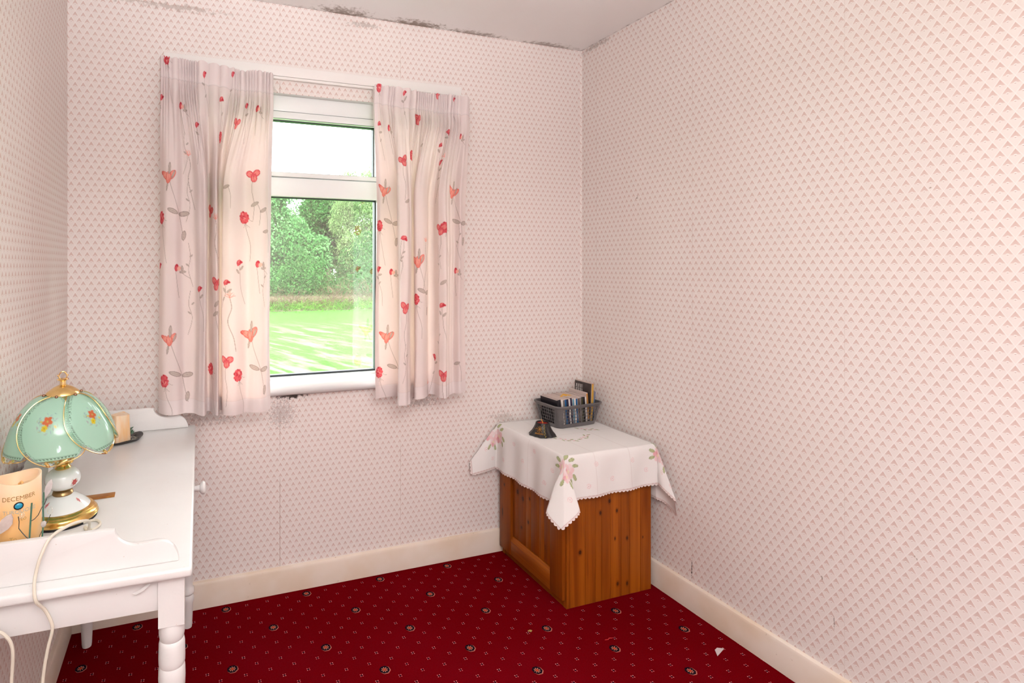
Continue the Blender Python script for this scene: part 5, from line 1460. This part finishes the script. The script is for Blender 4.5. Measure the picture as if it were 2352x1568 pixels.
def leaves(name, pts, size, mat, parent, rs, droop=0.3, asp=0.55):
    n = len(pts)
    d = rs.normal(size=(n, 3)); d[:, 2] -= droop * 2; d /= np.linalg.norm(d, axis=1)[:, None]
    e = np.cross(d, rs.normal(size=(n, 3))); e /= np.linalg.norm(e, axis=1)[:, None]
    nn = np.cross(d, e)
    L = size * rs.uniform(0.6, 1.3, n)[:, None]
    a = pts; b = pts + d * L * 0.5 + e * L * asp * 0.5 + nn * L * 0.06; c = pts + d * L; f = pts + d * L * 0.5 - e * L * asp * 0.5 + nn * L * 0.06
    V = np.stack([a, b, c, f], 1).reshape(-1, 3)
    me = bpy.data.meshes.new(name); me.vertices.add(4 * n); me.vertices.foreach_set('co', V.astype(np.float32).ravel())
    q = np.arange(4 * n, dtype=np.int32); me.loops.add(4 * n); me.loops.foreach_set('vertex_index', q)
    me.polygons.add(n); me.polygons.foreach_set('loop_start', np.arange(0, 4 * n, 4, dtype=np.int32)); me.polygons.foreach_set('loop_total', np.full(n, 4, dtype=np.int32))
    me.update(calc_edges=True); me.validate()
    return tag(link(name, me, mat, parent), kind='stuff')
def cloud(blobs, n, rs, shell=0.55):
    """random points in lumpy ellipsoids, denser near the outside"""
    w = np.array([b[3] * b[4] * b[5] for b in blobs]); w = w / w.sum(); out = []
    for b, k in zip(blobs, (w * n).astype(int)):
        u = rs.normal(size=(k, 3)); u /= np.linalg.norm(u, axis=1)[:, None]
        r = rs.uniform(shell ** 3, 1, k) ** (1 / 3.0)
        out.append(np.array(b[:3]) + u * r[:, None] * np.array(b[3:6]))
    return np.concatenate(out)
def tree(name, label, loc, trunk_h, trunk_r, blobs, n, size, mat, seed, droop=0.3, asp=0.6, group='trees at the end of the lawn'):
    rs = np.random.RandomState(seed)
    t_ = thing(name, label, 'tree', (loc[0], loc[1], GZ), 0, group)
    path = [(0, 0, 0), (0.08, 0, trunk_h * .4), (-0.05, 0.05, trunk_h * .75), (0.05, 0, trunk_h * 1.15)]
    mb = MB(); mb.tube(curve(path, 5), list(np.linspace(trunk_r, trunk_r * .55, 16)), 10); mb.obj('trunk', m_bark, t_, smooth=True)
    for k in range(7):
        b = blobs[k % len(blobs)]; s0 = Vector((0, 0, trunk_h * (0.55 + 0.08 * k)))
        e0 = Vector((b[0] + rs.uniform(-.5, .5) * b[3], b[1] + rs.uniform(-.5, .5) * b[4], b[2] + rs.uniform(-.3, .5) * b[5]))
        mid = (s0 + e0) / 2 + Vector((rs.uniform(-.3, .3), rs.uniform(-.3, .3), 0.25))
        MB().tube(curve([s0, mid, e0], 5), list(np.linspace(trunk_r * .42, trunk_r * .08, 11)), 6).obj('branch', m_bark, t_, smooth=True)
    sub = []
    for b in blobs:
        for k in range(9):
            u = rs.normal(size=3); u /= np.linalg.norm(u); c = np.array(b[:3]) + u * np.array(b[3:6]) * 0.72
            sub.append((*c, *(np.array(b[3:6]) * rs.uniform(0.26, 0.42))))
    pts = np.concatenate([cloud(blobs, int(n * 0.35), rs, 0.3), cloud(sub, int(n * 0.65), rs, 0.5)])
    pts = pts[pts[:, 2] > 0.1]
    leaves('foliage', pts, size, mat, t_, rs, droop, asp)
    return t_
def ray_at(px, depth_y):
    return world_x(px, depth_y)
TY = 25.0
tree('sycamore', 'broad leaved sycamore tree, widest of the trees beyond the lawn', (ray_at(640, TY), TY), 2.6, 0.16,
     [(-0.6, 0, 3.0, 2.0, 1.6, 1.5), (1.0, -.3, 2.2, 1.4, 1.3, 1.1), (-1.8, 0, 2.0, 1.5, 1.4, 1.2), (-0.4, 0, 4.4, 1.3, 1.2, 1.0), (0.5, -.6, 1.2, 1.2, .9, .8), (-1.2, -.6, 1.1, 1.4, .9, .8)], 46000, 0.135, m_leafA, 1)
tree('sycamore', 'second sycamore tree, hidden from the room by the floral curtain', (ray_at(520, TY + 1), TY + 1), 2.8, 0.18,
     [(0, 0, 3.2, 2.2, 1.8, 1.7), (-1.2, 0, 2.2, 1.6, 1.4, 1.3), (1.0, 0, 4.4, 1.4, 1.4, 1.2), (0.8, -.5, 1.4, 1.2, 1, 1)], 28000, 0.14, m_leafA, 2)
tree('dark_tree', 'tall dark tree with a thick bare trunk behind the bramble bank', (ray_at(748, TY + 1.5), TY + 1.5), 3.2, 0.24,
     [(0, 0.3, 4.0, 1.5, 1.4, 1.5), (0.1, 0.3, 4.7, 1.2, 1.2, 1.1), (-0.9, 0.4, 3.0, 1.0, 1.0, 1.0), (0.7, .2, 2.6, .8, .8, .8)], 32000, 0.12, m_leafB, 3)
tree('pale_tree', 'pale yellowish feathery tree with drooping branches at the end of the lawn', (ray_at(845, TY - .5), TY - .5), 3.2, 0.17,
     [(0, 0, 3.6, 1.8, 1.5, 1.6), (-0.5, 0, 5.0, 1.4, 1.3, 1.3), (0.9, 0, 5.2, 1.6, 1.3, 1.5), (-0.8, -.5, 2.4, 1.0, .9, .9), (0.9, 0, 2.0, 1.3, 1, 1.1), (2.0, 0, 3.4, 1.4, 1.2, 1.6)], 60000, 0.12, m_leafC, 4, 0.7, 0.28)
tree('pale_tree', 'second pale feathery tree, behind the curtain on the pine cupboard side', (ray_at(1010, TY), TY), 3.0, 0.17,
     [(0, 0, 3.4, 2.0, 1.6, 1.7), (0.4, 0, 5.0, 1.6, 1.4, 1.4), (1.4, 0, 2.2, 1.5, 1.2, 1.3)], 24000, 0.12, m_leafC, 5, 0.7, 0.28)
tree('evergreen', 'dense low evergreen bush beside the bramble bank', (ray_at(815, TY - 1.2), TY - 1.2), 1.0, 0.10,
     [(0, 0, 1.5, 0.9, .8, 1.3), (0.5, 0, 2.4, .8, .7, .9), (-0.2, 0, 0.8, .8, .7, .7)], 20000, 0.085, m_leafB, 6)
tree('far_tree', 'distant tree seen through the gap between the garden trees', (ray_at(690, TY + 9), TY + 9), 3.0, 0.2,
     [(0, 0, 3.4, 3.4, 2, 2.0), (-2.6, 0, 3.0, 2.6, 2, 1.8), (3, 0, 3.4, 2.8, 2, 2.2), (6, 0, 3.6, 2.8, 2, 2.2)], 26000, 0.18, m_leafD, 7)
# undergrowth: hedge bottom, bramble bank, dry stalks, long grass
rs = np.random.RandomState(21)
hx0, hx1 = ray_at(380, TY), ray_at(1150, TY)
hedge = thing('hedge', 'low leafy hedge bottom under the trees beyond the lawn', 'hedge', ((hx0 + hx1) / 2, TY - 1.9, GZ))
pts = np.stack([rs.uniform(hx0, hx1, 90000) - hedge.location.x, rs.normal(0, 0.45, 90000), np.abs(rs.normal(0, 0.85, 90000))], -1)
pts[:, 2] *= 1.0 + 0.5 * np.sin(pts[:, 0] * 1.7) ; leaves('foliage', pts, 0.09, m_leafB, hedge, rs, 0.3, 0.6)
far_h = thing('hedge', 'sunlit hedge glimpsed through the gaps between the tree trunks', 'hedge', ((hx0 + hx1) / 2, TY + 5.0, GZ))
pts = np.stack([rs.uniform(hx0 - 2, hx1 + 2, 40000) - far_h.location.x, rs.normal(0, 0.4, 40000), rs.uniform(0.05, 2.6, 40000)], -1)
leaves('foliage', pts, 0.16, m_leafC, far_h, rs, 0.3, 0.6)
bank = thing('bramble_bank', 'low bank of dry brown bramble stalks and weeds edging the lawn', 'undergrowth', (ray_at(780, TY - 3.9), TY - 3.9, GZ))
n = 5200
b0 = np.stack([rs.uniform(-5.5, 3.5, n), rs.normal(0, 0.5, n), np.abs(rs.normal(0, 0.16, n)) * (1 + 1.2 * np.exp(-((rs.uniform(-1, 1, n)) ** 2)))], -1)
b0[:, 2] *= np.where(b0[:, 0] > -0.6, 1.6, 0.9)
leaves('dry_stalks', b0, 0.34, m_dry, bank, rs, -0.05, 0.05)
b1 = np.stack([rs.uniform(-7.5, 4.5, 26000), rs.normal(0, 0.62, 26000), np.abs(rs.normal(0, 0.13, 26000))], -1)
leaves('weeds', b1, 0.13, m_leafD, bank, rs, -0.25, 0.22)
soil = MB(); soil.prism([(TY - 4.9, 0.0), (TY - 4.2, 0.10), (TY - 3.0, 0.42), (TY + 1.0, 0.65), (TY + 2, 0.0)], 'x', hx0, hx1)
so = soil.obj('bank_soil', noisy('bank_earth', (0.040, 0.042, 0.016), (0.065, 0.055, 0.026), 3, 0.95), bank, smooth=True)
so.matrix_parent_inverse = Matrix.Translation((bank.location.x, bank.location.y, 0)).inverted()
so.location = (0, 0, 0)
